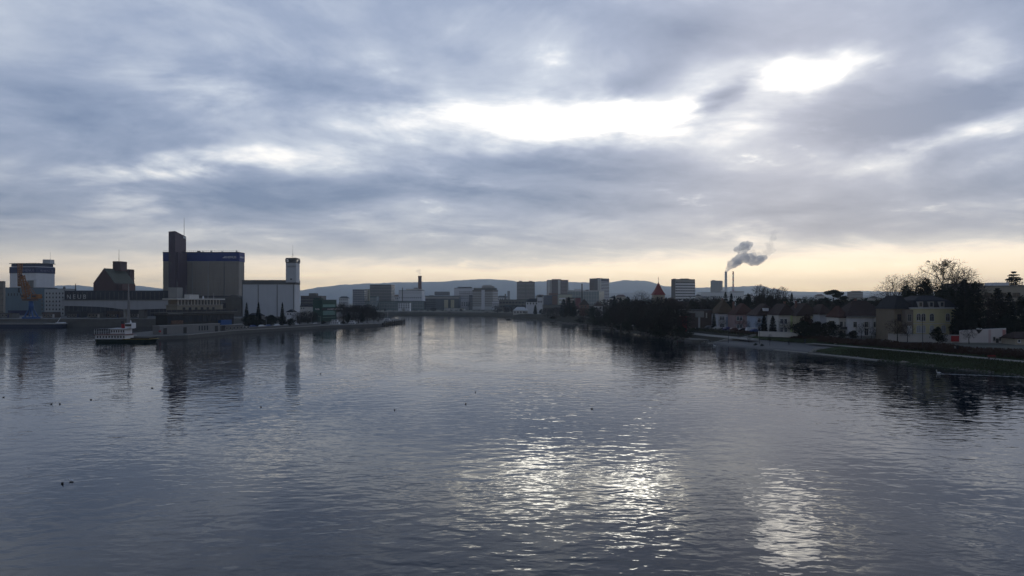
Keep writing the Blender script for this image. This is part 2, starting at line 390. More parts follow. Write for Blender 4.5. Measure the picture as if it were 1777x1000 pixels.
# ------------------------------------------------------------------ right bank (it bends round to become the far bank)
WL = [(113, -250), (113, 40), (111, 110), (108.5, 145), (105.5, 160), (102, 175.5), (97, 195), (92, 213), (87, 226), (82, 237), (76, 260), (71, 279), (64, 330), (57, 395), (47, 455),
      (32, 527), (14, 600), (-3, 654), (-22, 720), (-45, 765), (-85, 785), (-140, 795), (-330, 815), (-900, 830), (-2400, 840)]
def normals(pl):
    out = []
    for i in range(len(pl)):
        a, b = Vector(pl[max(i - 1, 0)]), Vector(pl[min(i + 1, len(pl) - 1)])
        t = (b - a).normalized(); out.append(Vector((t.y, -t.x)))
    return out
def dens(pl, step):
    out = []
    for a, b in zip(pl[:-1], pl[1:]):
        a, b = Vector(a), Vector(b); n = max(1, int((b - a).length / step))
        out += [tuple(a.lerp(b, i / n)) for i in range(n)]
    return out + [pl[-1]]
WLd = dens(WL, 9); NRM = normals(WLd)
for _ in range(3): NRM = [(NRM[max(i - 1, 0)] + NRM[i] * 2 + NRM[min(i + 1, len(NRM) - 1)]).normalized() for i in range(len(NRM))]
def at_bank(i, off, z): p = Vector(WLd[i]) + NRM[i] * off; return (p.x, p.y, z)
random.seed(4)
JIT = [random.uniform(-0.8, 0.8) for _ in WLd]
def strip(name, offs, m, i0=0, i1=None, wob=0.0):
    i1 = i1 if i1 is not None else len(WLd) - 1; mb = MB(); k = len(offs)
    for i in range(i0, i1 + 1):
        for (o, z) in offs: mb.v.append(at_bank(i, o + (JIT[i] * wob if o < 6 else 0), z))
    for i in range(i1 - i0):
        for j in range(k - 1):
            a = i * k + j; mb.f.append((a, a + 1, a + k + 1, a + k)); mb.m.append(0)
    return mb.build(name, m, base=(0, 0, 0), smooth=True)
def idx(Y): return min(range(len(WLd)), key=lambda i: abs(WLd[i][1] - Y) + (1000 if WLd[i][0] < -60 else 0))
UP = 3.7
ia, ib = idx(216), idx(262)
struct(strip('grass_bank', [(-1.5, -0.8), (1.0, 0.1), (5, 1.0), (13.0, 1.9)], grass_m, 0, ia, 1.0))
struct(strip('river_path', [(12.9, 1.90), (13.0, 1.98), (16.2, 2.0), (16.3, 1.9)], gravel, 0, ia + 1))
struct(strip('hedge_slope', [(16.2, 1.9), (21, UP), (28, UP)], grass_m, 0, ib))
struct(strip('promenade', [(-0.5, -0.8), (0.6, 0.35), (3, 0.55), (17, 1.75), (18.5, 1.95)], mat('promenade_concrete', (0.13, 0.125, 0.12), 0.9, 0.2, 0.4), ia, ib))
struct(strip('wooded_bank', [(-2.0, -0.8), (1.0, 0.3), (6, 1.6), (14, 2.4), (21, UP), (28, UP)], mat('earth_bank', (0.032, 0.030, 0.022), 0.95, 0.35, 0.3, bump=0.1, spec=0.05), ib, None, 1.6))
mb = MB(); ic = idx(720)                               # the town's ground: east of the bank up to the bend, north of it beyond
for i in range(len(WLd) - 1):
    a, b = at_bank(i, 27.5, UP - 0.01), at_bank(i + 1, 27.5, UP - 0.01)
    if i < ic: mb.face([a, (9400, a[1], UP - 0.01), (9400, b[1], UP - 0.01), b])
    else: mb.face([b, a, (a[0], 9400, UP - 0.01), (b[0], 9400, UP - 0.01)])
c0 = at_bank(ic, 27.5, UP - 0.01); mb.face([c0, (9400, c0[1], UP - 0.01), (9400, 9400, UP - 0.01), (c0[0], 9400, UP - 0.01)])
cL = at_bank(len(WLd) - 1, 27.5, UP - 0.01); mb.face([(-9400, cL[1], UP - 0.01), cL, (cL[0], 9400, UP - 0.01), (-9400, 9400, UP - 0.01)])
struct(mb.build('city_ground', soil, base=(0, 0, 0)))
struct(strip('river_street', [(21.2, UP + 0.0), (21.3, UP + 0.10), (22.4, UP + 0.10), (22.45, UP + 0.01), (27.4, UP + 0.012)], asphalt, 0, idx(330)))

struct(strip('ramp_path', [(8.9, 1.9), (9.0, 1.97), (13.0, 2.36), (13.1, 2.28)], gravel, ib - 1, idx(316)))
wb = [(-1.5, 0.4), (1.0, 0.5), (6, 1.75), (14, 2.55), (21, UP + 0.1)]; mb = MB(); nb = NRM[ib]; tb = Vector((-nb.y, nb.x)) * 0.3
for (o0, z0_), (o1, z1_) in zip(wb[:-1], wb[1:]):
    p_, q_ = Vector(WLd[ib]) + nb * o0, Vector(WLd[ib]) + nb * o1; ring = [p_ - tb, q_ - tb, q_ + tb, p_ + tb]
    if (ring[1] - ring[0]).cross(ring[2] - ring[1]) < 0: ring = ring[::-1]
    hz_ = {id(v): (z0_ if v in (p_ - tb, p_ + tb) else z1_) for v in ring}
    mb.hexa([(*v, -1.0) for v in ring], [(*v, hz_[id(v)]) for v in ring])
struct(mb.build('retaining_wall', conc, base=(0, 0, 0)))
struct(strip('stone_ledge', [(-0.6, -0.4), (-0.55, 0.16), (0.75, 0.26), (0.9, 0.0)], gravel, idx(186), idx(224)))
struct(MB().box(70.5, 77.5, 268, 279, -0.8, 1.15).build('landing_stage', stone, base=(0, 0, 0)))
def bank_z(X, Y):
    i = idx(Y); off = (Vector((X, Y)) - Vector(WLd[i])).dot(NRM[i])
    prof = [(-2, -0.8), (0.6, 0.35), (3, 0.55), (17, 1.75), (18.5, 1.95), (21, UP), (99, UP)] if ia <= i <= ib else [(-1.5, -0.8), (1, 0.1), (5, 1), (13, 1.95), (16.3, 2.0), (21, UP), (99, UP)] if i < ia else [(-2, -0.8), (1, .3), (6, 1.6), (14, 2.4), (21, UP), (99, UP)]
    if off < prof[0][0]: return -0.8
    for (a, za), (b, zb) in zip(prof[:-1], prof[1:]):
        if a <= off <= b: return za + (zb - za) * (off - a) / (b - a)
    return UP
# ------------------------------------------------------------------ left bank: harbour mainland and the pier peninsula
quay = [(-176, 296), (-170, 288), (-152, 285), (-141, 297), (-139, 339), (-115, 412), (-88, 448), (-84, 500), (-84, 527), (-98, 580), (-130, 640), (-215, 640), (-215, 446), (-188, 441), (-182, 395)]
struct(MB().prism(quay, -2, 1.5).build('pier_quay', stone, base=(0, 0, 0)))
edge = [(-141, 297), (-139, 339), (-115, 412), (-88, 448)]
mb = MB()
for a, b in zip(edge[:-1], edge[1:]):
    a, b = Vector(a), Vector(b); e = (b - a).normalized(); n = Vector((e.y, -e.x)); r = [a + n * 0.15, b + n * 0.15, b - n * 1.0, a - n * 1.0]
    mb.prism([tuple(p) for p in r], 1.504, 1.85)
struct(mb.build('quay_coping', conc, base=(0, 0, 0)))
main = [(-9400, 430), (-330, 438), (-186, 443), (-180, 470), (-150, 480), (-128, 500), (-128, 560), (-165, 740), (-330, 770), (-900, 785), (-2400, 795), (-9400, 860)]
struct(MB().prism(main, -2, 5.0).build('harbour_quay', stone, base=(0, 0, 0)))

# ------------------------------------------------------------------ hills
def ridge(name, pts, d, run, seed):
    random.seed(seed); mb = MB(); xs = []
    for (a, ya), (b, yb) in zip(pts[:-1], pts[1:]):
        n = max(2, int((b - a) / 5))
        for i in range(n):
            t = i / n; s = t * t * (3 - 2 * t); xs.append((a + (b - a) * t, ya + (yb - ya) * s))
    xs.append(pts[-1]); prof = [0.0, 0.35, 0.72, 1.0, 0.7, 0.0]; k = len(prof)
    for (x, y) in xs:
        z = PZ(y, d)
        for j, h in enumerate(prof):
            dd = d - run + run * 2 * j / (k - 1) * 0.9 + (0 if j in (0, k - 1) else random.uniform(-0.1, 0.1) * run)
            if j == 3: dd = d
            jit = random.uniform(-1, 1) * d * 0.00035 if 0 < j < k - 1 else 0
            mb.v.append((PX(x, d), dd, UP - 2 + max(z - UP + 2, 5) * h + jit))
    for i in range(len(xs) - 1):
        for j in range(k - 1):
            a = i * k + j; mb.f.append((a, a + k, a + k + 1, a + 1)); mb.m.append(0)
    return struct(mb.build(name, forest, base=(0, 0, 0), smooth=True))
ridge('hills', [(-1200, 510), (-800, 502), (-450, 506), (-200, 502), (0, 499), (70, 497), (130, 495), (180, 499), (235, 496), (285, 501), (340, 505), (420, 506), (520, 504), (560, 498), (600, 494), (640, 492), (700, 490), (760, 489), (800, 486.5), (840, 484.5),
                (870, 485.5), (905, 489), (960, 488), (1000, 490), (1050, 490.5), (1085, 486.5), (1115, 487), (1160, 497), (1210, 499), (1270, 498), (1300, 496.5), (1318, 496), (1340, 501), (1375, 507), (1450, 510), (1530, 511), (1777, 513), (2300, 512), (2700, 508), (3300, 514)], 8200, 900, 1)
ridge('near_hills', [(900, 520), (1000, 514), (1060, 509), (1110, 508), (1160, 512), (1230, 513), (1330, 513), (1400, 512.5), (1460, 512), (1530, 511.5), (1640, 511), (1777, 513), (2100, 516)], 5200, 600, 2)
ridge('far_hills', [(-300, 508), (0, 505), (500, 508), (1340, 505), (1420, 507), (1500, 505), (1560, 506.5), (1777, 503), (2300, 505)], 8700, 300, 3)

# ------------------------------------------------------------------ haze
hz = MB().box(-9450, 9450, -320, 9450, -3.0, 300).build('haze', None, base=(0, 0, 0))
hm = bpy.data.materials.new('haze_air'); hm.use_nodes = True; hn = hm.node_tree; hn.nodes.clear()
pv = hn.nodes.new('ShaderNodeVolumePrincipled'); pv.inputs['Color'].default_value = (0.74, 0.87, 1.0, 1); pv.inputs['Density'].default_value = 0.000105
pv.inputs['Density Attribute'].default_value = ''; pv.inputs['Anisotropy'].default_value = 0.8
ho = hn.nodes.new('ShaderNodeOutputMaterial'); hn.links.new(pv.outputs[0], ho.inputs['Volume'])
hz.data.materials[0] = hm
tag(hz, 'thin blue grey haze over the river and the city', 'haze', kind='stuff')

# ------------------------------------------------------------------ far skyline across the river bend
G = 'buildings of the far skyline'
def far(name, label, x0, x1, ytop, d, depth, wall, cat='building', roof=roof_flat, par=0.6, z0=UP):
    f = rect(x0, x1, d, depth); r = building(name, label, cat, f, z0, PZ(ytop, d) - par, wall, roof, par, G); return r, f
def topbox(r, x0, x1, y0, y1, d, depth, m, name='roof_structure'):
    a, b = PX(x0, d), PX(x1, d); return MB().box(a, b, d, d + depth, PZ(y1, d) + 0.02, PZ(y0, d)).build(name, m, r)
# left group: glass towers
r, f = far('office_block', 'grey flat office block with rows of windows behind the green warehouse', 522, 558, 513.5, 640, 16, conc_dark)
grid(r, face_of(f, 0), 7, PZ(515, 640), 14, 5, 0.62, 0.5, glass); topbox(r, 536, 548, 509, 513.5, 645, 8, conc_dark)
r, f = far('office_tower', 'blue glass office block left of the tallest grey glass tower', 612, 632, 502.5, 1150, 26, glass_blue)
bands(r, face_of(f, 0), 6, PZ(504, 1150), 10, 0.16, conc_pale, 0.3); ribs(r, face_of(f, 0), 6, PZ(504, 1150), 7, 0.35, conc, 0.35)
bands(r, face_of(f, 1), 6, PZ(504, 1150), 10, 0.16, conc_pale, 0.3)
r, f = far('office_block', 'cream office slab squeezed between the two glass blocks', 632.6, 641.4, 502, 1200, 24, cream)
grid(r, face_of(f, 0), 6, PZ(504, 1200), 3, 9, 0.7, 0.3, glass)
r, f = far('office_tower', 'tall grey glass tower with fine floor bands left of the brick chimney', 642, 679, 494, 1150, 34, mat('grey_glass', (0.075, 0.085, 0.10), 0.2, 0.2, 0.1, spec=0.5))
bands(r, face_of(f, 0), 6, PZ(495, 1150), 15, 0.28, conc, 0.35); ribs(r, face_of(f, 0), 6, PZ(495, 1150), 9, 0.35, conc_dark, 0.4); bands(r, face_of(f, 1), 6, PZ(495, 1150), 15, 0.28, conc, 0.35)
r, f = far('glass_hall', 'long low glass hall at the foot of the grey glass tower', 633, 736, 522.5, 1040, 40, glass_green)
bands(r, face_of(f, 0), 5, PZ(523.5, 1040), 5, 0.12, conc_pale, 0.3); ribs(r, face_of(f, 0), 5, PZ(523.5, 1040), 36, 0.3, conc, 0.35)
f2 = rect(642, 653.5, 1020, 16); r = building('glass_annexe', 'pale glass annexe standing before the grey glass tower', 'building', f2, UP, PZ(515, 1020), glass_green, roof_flat, 0.5, G)
bands(r, face_of(f2, 0), 6, PZ(516, 1020), 8, 0.12, conc_pale, 0.25); ribs(r, face_of(f2, 0), 6, PZ(516, 1020), 5, 0.25, conc_pale, 0.3)
# incinerator-like white works with brick chimney
r, f = far('white_works', 'white industrial block below the smoking brick chimney', 692, 732, 504, 1100, 34, white)
bands(r, face_of(f, 0), PZ(524, 1100), PZ(513, 1100), 1, 0.12, glass, 0.15, 'window_strip'); grid(r, face_of(f, 0), PZ(518, 1100), PZ(515.5, 1100), 11, 1, 0.35, 0.9, glass)
topbox(r, 704, 731.5, 501.5, 503.4, 1108, 16, offwhite); topbox(r, 718, 725, 499.5, 501.4, 1110, 8, conc)
bands(r, face_of(f, 0), PZ(509, 1100), PZ(505, 1100), 2, 0.2, conc, 0.2, 'cornice')
def stack(name, label, x, yt, yb, d, w, m, cap=None, rings=None, group=None):
    X = PX(x, d); zt = PZ(yt, d); ro = empty(name, (X, d, UP), label, 'chimney', group); rad = w * d / F / 2
    if rings:
        n = rings
        for i in range(n):
            z0, z1 = UP + (zt - UP) * i / n, UP + (zt - UP) * (i + 1) / n
            MB().tube((X, d, z0), (X, d, z1 - 0.01), rad * (1.12 - 0.2 * i / n), rad * (1.12 - 0.2 * (i + 1) / n), 14, cap=True).build('ring', m[i % 2], ro, True)
    else: MB().tube((X, d, UP - 1), (X, d, zt), rad * 1.08, rad * 0.96, 14).build('shaft', m, ro, False)
    MB().tube((X, d, zt + 0.01), (X, d, zt + 0.8), rad * 1.05, rad * 1.05, 14).build('rim', cap or dark_metal, ro)
    return ro
ch = empty('brick_chimney', (PX(728.6, 1125), 1125, UP), 'square brown brick chimney with a wisp of steam over the white works', 'chimney')
X = PX(728.6, 1125); MB().box(X - 2.6, X + 2.6, 1122.4, 1127.6, UP, PZ(480.5, 1125)).build('shaft', brick_mid, ch)
MB().box(X - 2.8, X + 2.8, 1122.2, 1127.8, PZ(480.4, 1125), PZ(479, 1125)).build('rim', brick, ch)
stack('thin_chimney', 'thin black chimney in front of the white works', 698.4, 500.5, 530, 1000, 1.5, black)
r, f = far('white_house', 'small white three storey house below the thin black chimney', 691, 711, 525, 900, 12, white)
grid(r, face_of(f, 0), 7, PZ(526, 900), 5, 3, 0.55, 0.5, glass)
# grey lab blocks
r, f = far('laboratory', 'dark grey laboratory block with a taller box on top', 738, 797, 513.5, 1060, 30, mat('slate_cladding', (0.10, 0.11, 0.125), 0.7, 0.15, 0.2))
topbox(r, 754, 779, 506.3, 512.8, 1066, 18, mat('grey_cladding', (0.17, 0.175, 0.19), 0.7, 0.12, 0.2))
grid(r, face_of(f, 0), 8, PZ(515, 1060), 6, 6, 0.86, 0.35, glass, u=(0, 16)); bands(r, face_of(f, 0), PZ(518.5, 1060), PZ(514, 1060), 1, 0.8, conc, 0.3)
for i, (a, b) in enumerate(((771, 777.5), (782.5, 788))): MB().box(PX(a, 1058), PX(b, 1058), 1056, 1059.9, 6, PZ(520.5, 1058)).build('cream_panel', cream, r)
r, f = far('laboratory_wing', 'low cream roofed wing at the foot of the dark laboratory', 771, 806, 534.5, 1000, 20, offwhite)
grid(r, face_of(f, 0), 5, PZ(536, 1000), 8, 1, 0.7, 0.5, glass)
r, f = far('white_office', 'white office block with a black roof band between laboratory and striped block', 788, 820, 500, 1100, 26, white)
topbox(r, 794, 818, 498, 499.3, 1102, 20, black); 
grid(r, face_of(f, 0), PZ(519, 1100), PZ(505.5, 1100), 7, 5, 0.8, 0.36, glass, u=(8, 30)); grid(r, face_of(f, 0), 9, PZ(524, 1100), 8, 2, 0.4, 0.5, glass)
f2 = rect(814, 820.5, 1085, 14); r = building('stair_tower', 'narrow dark stair block beside the striped beige block', 'building', f2, UP, PZ(513, 1085), glass_blue, roof_flat, 0.5, G)
bands(r, face_of(f2, 0), 5, PZ(514, 1085), 8, 0.15, conc, 0.2)
fo = corner(820, 1075, 855, 1070, 864, 1092); zt = PZ(504, 1070)
r = building('striped_block', 'beige office block with a pale stair shaft and stepped roof', 'building', fo, UP, zt, mat('tan_cladding', (0.22, 0.195, 0.165), 0.8, 0.15, 0.2), roof_flat, 0.8, G)
bands(r, face_of(fo, 0), 9, zt - 1, 9, 0.42, conc_pale, 0.25); bands(r, face_of(fo, 1), 9, zt - 1, 9, 0.42, white, 0.25)
MB().fbox(fo[0], fo[1], 14.5, 19.5, UP, zt + 0.6, 1.2).build('stair_shaft', white, r)
MB().fbox(fo[0], fo[1], 0, 32, UP, 8.5, 0.8).build('plinth', conc_pale, r)
topbox(r, 822, 862, 500, 503, 1076, 12, conc_dark); topbox(r, 836, 858, 497, 499.9, 1078, 10, conc); topbox(r, 837, 854, 494.8, 496.9, 1078, 8, conc_pale)
for k in range(7): mast(r, PX(823 + k * 2, 1075), 1076, zt, PZ(497.5, 1075), 0.15)
r, f = far('white_annexe', 'small white block with window bands right of the beige striped block', 854, 867.5, 523, 1010, 14, white)
bands(r, face_of(f, 0), 8, PZ(525, 1010), 4, 0.3, glass, 0.1, 'window_strip')
r, f = far('works_shed', 'long low industrial shed below the first dark tower', 866, 932, 520, 930, 30, mat('shed_grey', (0.13, 0.13, 0.125), 0.8, 0.25, 0.3))
grid(r, face_of(f, 0), 7, PZ(522, 930), 12, 2, 0.7, 0.45, glass); MB().box(PX(876, 925), PX(902, 925), 922, 929, UP, PZ(529.5, 925)).build('blue_annexe', mat('teal_clad', (0.05, 0.09, 0.12), 0.6, 0.2, 0.3), r)
stack('far_chimney', 'small dark chimney stub far behind the industrial shed', 877, 511, 530, 1250, 2.4, conc_dark)
r, f = far('distant_tower', 'slim hazy tower far away beside the chimney stub', 880.5, 885, 505, 2400, 9, conc_dark)
# three residential towers
tw = mat('tower_brown', (0.13, 0.10, 0.095), 0.85, 0.15, 0.1)
r, f = far('residential_tower', 'wide brown grey tower, leftmost of the three high rises', 897, 928, 489, 1500, 26, tw)
bands(r, face_of(f, 0), 8, PZ(490, 1500), 17, 0.35, conc, 0.4); ribs(r, face_of(f, 0), 8, PZ(490, 1500), 2, 1.4, conc_dark, 0.6); topbox(r, 901, 906, 487.6, 488.9, 1505, 8, conc_dark); topbox(r, 918, 924, 487.6, 488.9, 1505, 8, conc_dark)
r, f = far('residential_tower', 'tower with pale and red brown stripes, middle one of three high rises', 950, 986.5, 486, 1450, 28, mat('tower_red', (0.15, 0.095, 0.09), 0.85, 0.15, 0.1))
fa = face_of(f, 0); zt = PZ(486.5, 1450); L = fa[1][0] - fa[0][0]
for u0, u1 in ((0.2, 5.5), (6.6, 8.4), (22.5, 27.5), (L - 1.5, L - 0.1)): MB().fbox(*fa, u0, u1, UP, zt, 0.6).build('pale_panel', offwhite, r)
bands(r, fa, 8, zt, 18, 0.3, conc_dark, 0.3, u=(9, 22)); bands(r, fa, 8, zt, 18, 0.35, conc, 0.3, u=(28, L - 1.6)); topbox(r, 958, 974, 484.6, 485.9, 1455, 10, conc_dark)
fo = corner(1023, 1360, 1041, 1340, 1057, 1368); zt = PZ(484, 1350)
r = building('residential_tower', 'tower with dark left face and striped right face, rightmost of three high rises', 'building', fo, UP, zt, mat('tower_dark', (0.115, 0.095, 0.10), 0.85, 0.15, 0.1), roof_flat, 0.8, G)
bands(r, face_of(fo, 0), 8, zt - 1, 18, 0.2, brick_mid, 0.3, u=(0.2, 15)); Lf = (Vector(fo[1]) - Vector(fo[0])).length
MB().fbox(fo[0], fo[1], Lf - 5, Lf - 0.2, UP, zt, 0.5).build('pale_panel', offwhite, r); MB().fbox(fo[1], fo[2], 0.1, 4.0, UP, zt, 0.5).build('pale_panel', offwhite, r)
bands(r, face_of(fo, 1), 8, zt - 4, 17, 0.45, white, 0.5, u=(4.1, (Vector(fo[2]) - Vector(fo[1])).length - 0.2))
topbox(r, 1036, 1045, 482.8, 483.5, 1352, 8, conc_dark)
# works in front of the towers
fo = corner(985, 1060, 1040, 1050, 1048, 1080); zt = PZ(506, 1055)
r = building('glass_works', 'long pale green glass building in front of the rightmost high rise', 'building', fo, UP, zt, mat('pale_glass', (0.22, 0.26, 0.26), 0.25, 0.12, 0.1, spec=0.5), conc_pale, 1.0, G)
bands(r, face_of(fo, 0), 5, zt - 2, 5, 0.06, conc_pale, 0.2); ribs(r, face_of(fo, 0), 5, zt, 12, 0.25, conc_pale, 0.25); ribs(r, face_of(fo, 1), 5, zt, 6, 0.25, conc_pale, 0.25)
topbox(r, 998, 1008, 501.8, 504.7, 1062, 10, conc_pale); topbox(r, 1017, 1022, 503, 504.7, 1062, 10, conc_dark); topbox(r, 985, 1040, 504.0, 505.0, 1066, 8, conc)
stack('dark_chimney', 'dark round chimney in front of the pale green glass building', 1010, 493.5, 530, 980, 2.2, mat('chimney_dark', (0.06, 0.055, 0.06), 0.8, 0.2, 0.3))
r, f = far('glass_block', 'dark glass block with reddish right half below the middle tower', 944, 967, 512.5, 960, 22, glass_blue)
bands(r, face_of(f, 0), 5, PZ(514, 960), 6, 0.1, conc_dark, 0.2); MB().fbox(*face_of(f, 0), 11.5, 18.4, UP, PZ(513.4, 960), 0.5).build('red_panel', brick_mid, r); topbox(r, 953, 968, 509, 512, 970, 10, brick_mid)
r, f = far('cream_block', 'pale cream block with white window bands behind the dark conifers', 970, 993, 510.5, 930, 20, mat('cream_clad', (0.42, 0.42, 0.33), 0.8, 0.12, 0.3))
bands(r, face_of(f, 0), 6, PZ(514, 930), 4, 0.4, white, 0.25)
r, f = far('brown_house', 'brown block with small windows between the conifers', 983, 997, 516.5, 800, 14, brown)
grid(r, face_of(f, 0), 8, PZ(518, 800), 3, 4, 0.5, 0.45, offwhite, u=(4.5, 9))
r, f = far('red_block', 'dark red block beside the brown block on the right bank', 999, 1008, 516.5, 800, 12, mat('oxide_red', (0.16, 0.04, 0.045), 0.8, 0.15, 0.4))
r, f = far('long_shed', 'long grey shed behind the bare trees on the far right bank', 943, 975, 529, 780, 20, conc_dark)
# right: white slab, power works
fo = corner(1165, 905, 1172, 900, 1206, 908); zt = PZ(485.5, 900)
r = building('office_slab', 'white office slab with dark window bands right of the church tower', 'building', fo, UP, zt, glass, conc_dark, 0.8, G)
L2 = (Vector(fo[2]) - Vector(fo[1])).length
MB().fbox(fo[0], fo[1], 0.1, (Vector(fo[1]) - Vector(fo[0])).length - 0.1, UP, zt, 0.4).build('end_wall', conc_dark, r)
bands(r, face_of(fo, 1), 6, zt - 3.2, 10, 0.60, white, 0.4, u=(0.3, L2 - 0.3)); MB().fbox(fo[1], fo[2], 0.2, L2 - 0.2, zt - 3.0, zt - 0.1, 0.45).build('roof_band', conc, r)
topbox(r, 1169, 1173, 483.8, 484.8, 906, 6, conc_dark); topbox(r, 1182, 1196, 483.5, 484.8, 908, 6, conc_dark); ribs(r, face_of(fo, 1), 6, zt - 3, 8, 0.3, conc_pale, 0.45)
fo = corner(1233, 2410, 1247, 2400, 1254, 2425)
r = building('boiler_house', 'grey windowless boiler house left of the smoking chimney', 'building', fo, UP, PZ(487.5, 2400), mat('boiler_grey', (0.12, 0.115, 0.125), 0.8, 0.1, 0.05), roof_flat, 0.8, G)
topbox(r, 1237, 1241, 486.3, 487.2, 2412, 10, conc_dark)
r, f = far('power_works', 'low pale works hall under the two tall chimneys', 1217, 1291, 507.5, 2300, 60, conc_pale); topbox(r, 1254, 1262, 504.5, 507.3, 2310, 20, conc_pale); topbox(r, 1272, 1291, 505.2, 507.3, 2310, 30, conc)
grid(r, face_of(f, 0), 6, PZ(511, 2300), 20, 2, 0.6, 0.3, glass)
stack('tall_chimney', 'tall pale chimney trailing a long plume of smoke', 1259.7, 472, 520, 2350, 4.4, conc_pale)
stack('striped_chimney', 'tall chimney with red and white rings right of the smoking one', 1272.3, 471.5, 520, 2350, 2.6, (mat('ring_red', (0.30, 0.05, 0.05), 0.7, 0.1, 0.1), offwhite), rings=11)
r, f = far('distant_block', 'hazy grey block alone on the right horizon', 1478, 1497.5, 506.5, 1500, 20, tw); topbox(r, 1481, 1494, 505, 506.4, 1503, 10, conc_dark); bands(r, face_of(f, 0), 8, PZ(507, 1500), 8, 0.3, conc, 0.3)
r, f = far('white_cube', 'small white cube shaped house behind the red roofs', 1380.5, 1393, 519, 420, 6, white)
r, f = far('flat_hall', 'long flat grey hall behind the row of red roofs', 1394, 1440, 523, 520, 14, conc_dark)
r, f = far('flat_hall', 'long flat pale roofed hall below the block on the right horizon', 1468, 1530, 517, 900, 24, conc); 
# rows of low town houses far behind, each its own roof
random.seed(11)
names = ['left of the glass blocks', 'behind the grey glass tower', 'behind the laboratories', 'near the far chimney stub', 'between the high rises', 'right of the high rises', 'left of the church tower', 'behind the church', 'under the power works', 'right of the power works', 'behind the red roofs', 'below the right horizon']
spots = [596, 690, 748, 872, 938, 1064, 1078, 1213, 1222, 1300, 1425, 1520]
for i, x in enumerate(spots):
    d = random.uniform(1250, 1700); w = random.uniform(10, 20); yt = random.uniform(514, 518)
    f = rect(x - w / 2, x + w / 2, d, 14)
    r = building('town_house', 'low hazy town house %s' % names[i], 'house', f, UP, PZ(yt, d), random.choice([offwhite, beige, conc, conc_pale]), None, 0.5, 'low town houses on the skyline')
    hip_roof(r, f, PZ(yt, d) + 0.02, PZ(yt, d) + 4.0, random.choice([tile_brown, slate, tile_red]), 0.5, 0.6)
    grid(r, face_of(f, 0), UP + 2, PZ(yt, d) - 0.5, 5, 3, 0.4, 0.5, glass)

# ------------------------------------------------------------------ left bank: harbour silos
# big blue topped silo with the dark lift tower
d = 560; f = corner(283, d, 414.5, d, 424, 572); zt = PZ(438.5, d); zb = PZ(453.5, d)
r = building('grain_silo', 'big concrete grain silo with a blue top band and dark lift tower', 'silo', f, 5, zt, mat('silo_concrete', (0.27, 0.245, 0.215), 0.9, 0.16, 0.08, streak=0.25), roof_flat, 0.5)
L = f[1][0] - f[0][0]; fr, fs = face_of(f, 0), face_of(f, 1); Ls = (Vector(f[2]) - Vector(f[1])).length
MB().fbox(*fr, 0.0, L + 0.4, zb, zt - 0.05, 0.4).build('blue_band', blue_clad, r); MB().fbox(*fs, 0.02, Ls, zb - 0.2, zt - 0.05, 0.4).build('blue_band', blue_clad, r)
ribs(r, fr, 5, zb - 0.3, 4, 0.2, conc, 0.12, 'joint'); 
for k in range(9): MB().fbox(*fr, 0.1, L - 0.1, zb - 3.6 - k * 4.4, zb - 3.45 - k * 4.4, 0.14).build('pour_joint', conc, r)
MB().fbox(*fr, 0.2, L, PZ(455.5, d), zb - 0.05, 0.25).build('pale_ledge', conc, r)
dt = 548; ft = corner(292.5, dt, 304, dt - 4, 323, dt + 22); za, zc = PZ(402, dt), PZ(406, dt)
b = [(*p, 5) for p in ft]; tt = [(*p, z) for p, z in zip(ft, (za, za, zc - 0.2, zc))]
tower_m = mat('lift_tower_brick', (0.080, 0.055, 0.072), 0.85, 0.15, 0.1, streak=0.15)
MB().hexa(b, tt).build('lift_tower', tower_m, r)
MB().box(PX(305, dt), PX(312.6, dt), dt - 3, dt + 12, 5, PZ(438, dt)).build('lift_shaft_base', tower_m, r)
mast(r, PX(319.5, 562), 562, PZ(410, 562), PZ(378, 562), 0.22)
text(r, 'NAVIS', (PX(319.0, dt + 12) + 0.25, dt + 13.0, PZ(414.5, dt + 12)), 2.6, sign_white, (ft[1], ft[2]))
text(r, 'RHENUS', (PX(400, d), d - 0.45, PZ(448.5, d)), 2.6, sign_white); text(r, 'RHENUS', (PX(419.5, 566) + 0.35, 565.4, PZ(448.5, 566)), 2.0, sign_white, fs)
mb = MB().face([(PX(386, d), d - 0.5, PZ(448, d)), (PX(389, d), d - 0.5, PZ(448, d)), (PX(391, d), d - 0.5, PZ(445.5, d))]); mb.build('emblem', sign_white, r)
MB().tube((PX(341, d), 564, zt), (PX(341, d), 564, zt + 1.6), 1.8, 1.2, 10).build('roof_vent', roof_flat, r)
for k in range(3): MB().fbox(*fr, 24 + k * 13.0, 24.35 + k * 13.0, 5, zb - 0.5, 0.5, -0.15).build('down_pipe', metal, r)
mb = MB()
for s in (0, 0.55): mb.fbox(*fr, 50 + s, 50.08 + s, 5, zb, 0.6, -0.5)
for k in range(60): mb.fbox(*fr, 50.09, 50.54, 6 + k * 0.66, 6.08 + k * 0.66, 0.6, -0.54)
o_ = mb.build('ladder', dark_metal, r); o_['kind'] = 'stuff'
mb = MB()
for k in range(40): mb.fbox(*fr, k * L / 40, k * L / 40 + 0.08, zt + 0.5, zt + 1.6, 0.1, 0.0)
mb.fbox(*fr, 0, L, zt + 1.61, zt + 1.7, 0.12, 0.0); mb.build('roof_railing', dark_metal, r)
for k, u in enumerate((30, 37, 46, 58)): MB().tube((f[0][0] + u, 566, zt + 0.5), (f[0][0] + u, 566, zt + 1.5 + 0.5 * (k % 2)), 0.7, 0.6, 8).build('roof_vent', metal, r)
windows(r, (ft[0], ft[1]), [(2.6, 14 + 6.5 * k, 0.9, 1.4) for k in range(7)], conc_dark, False, 0)
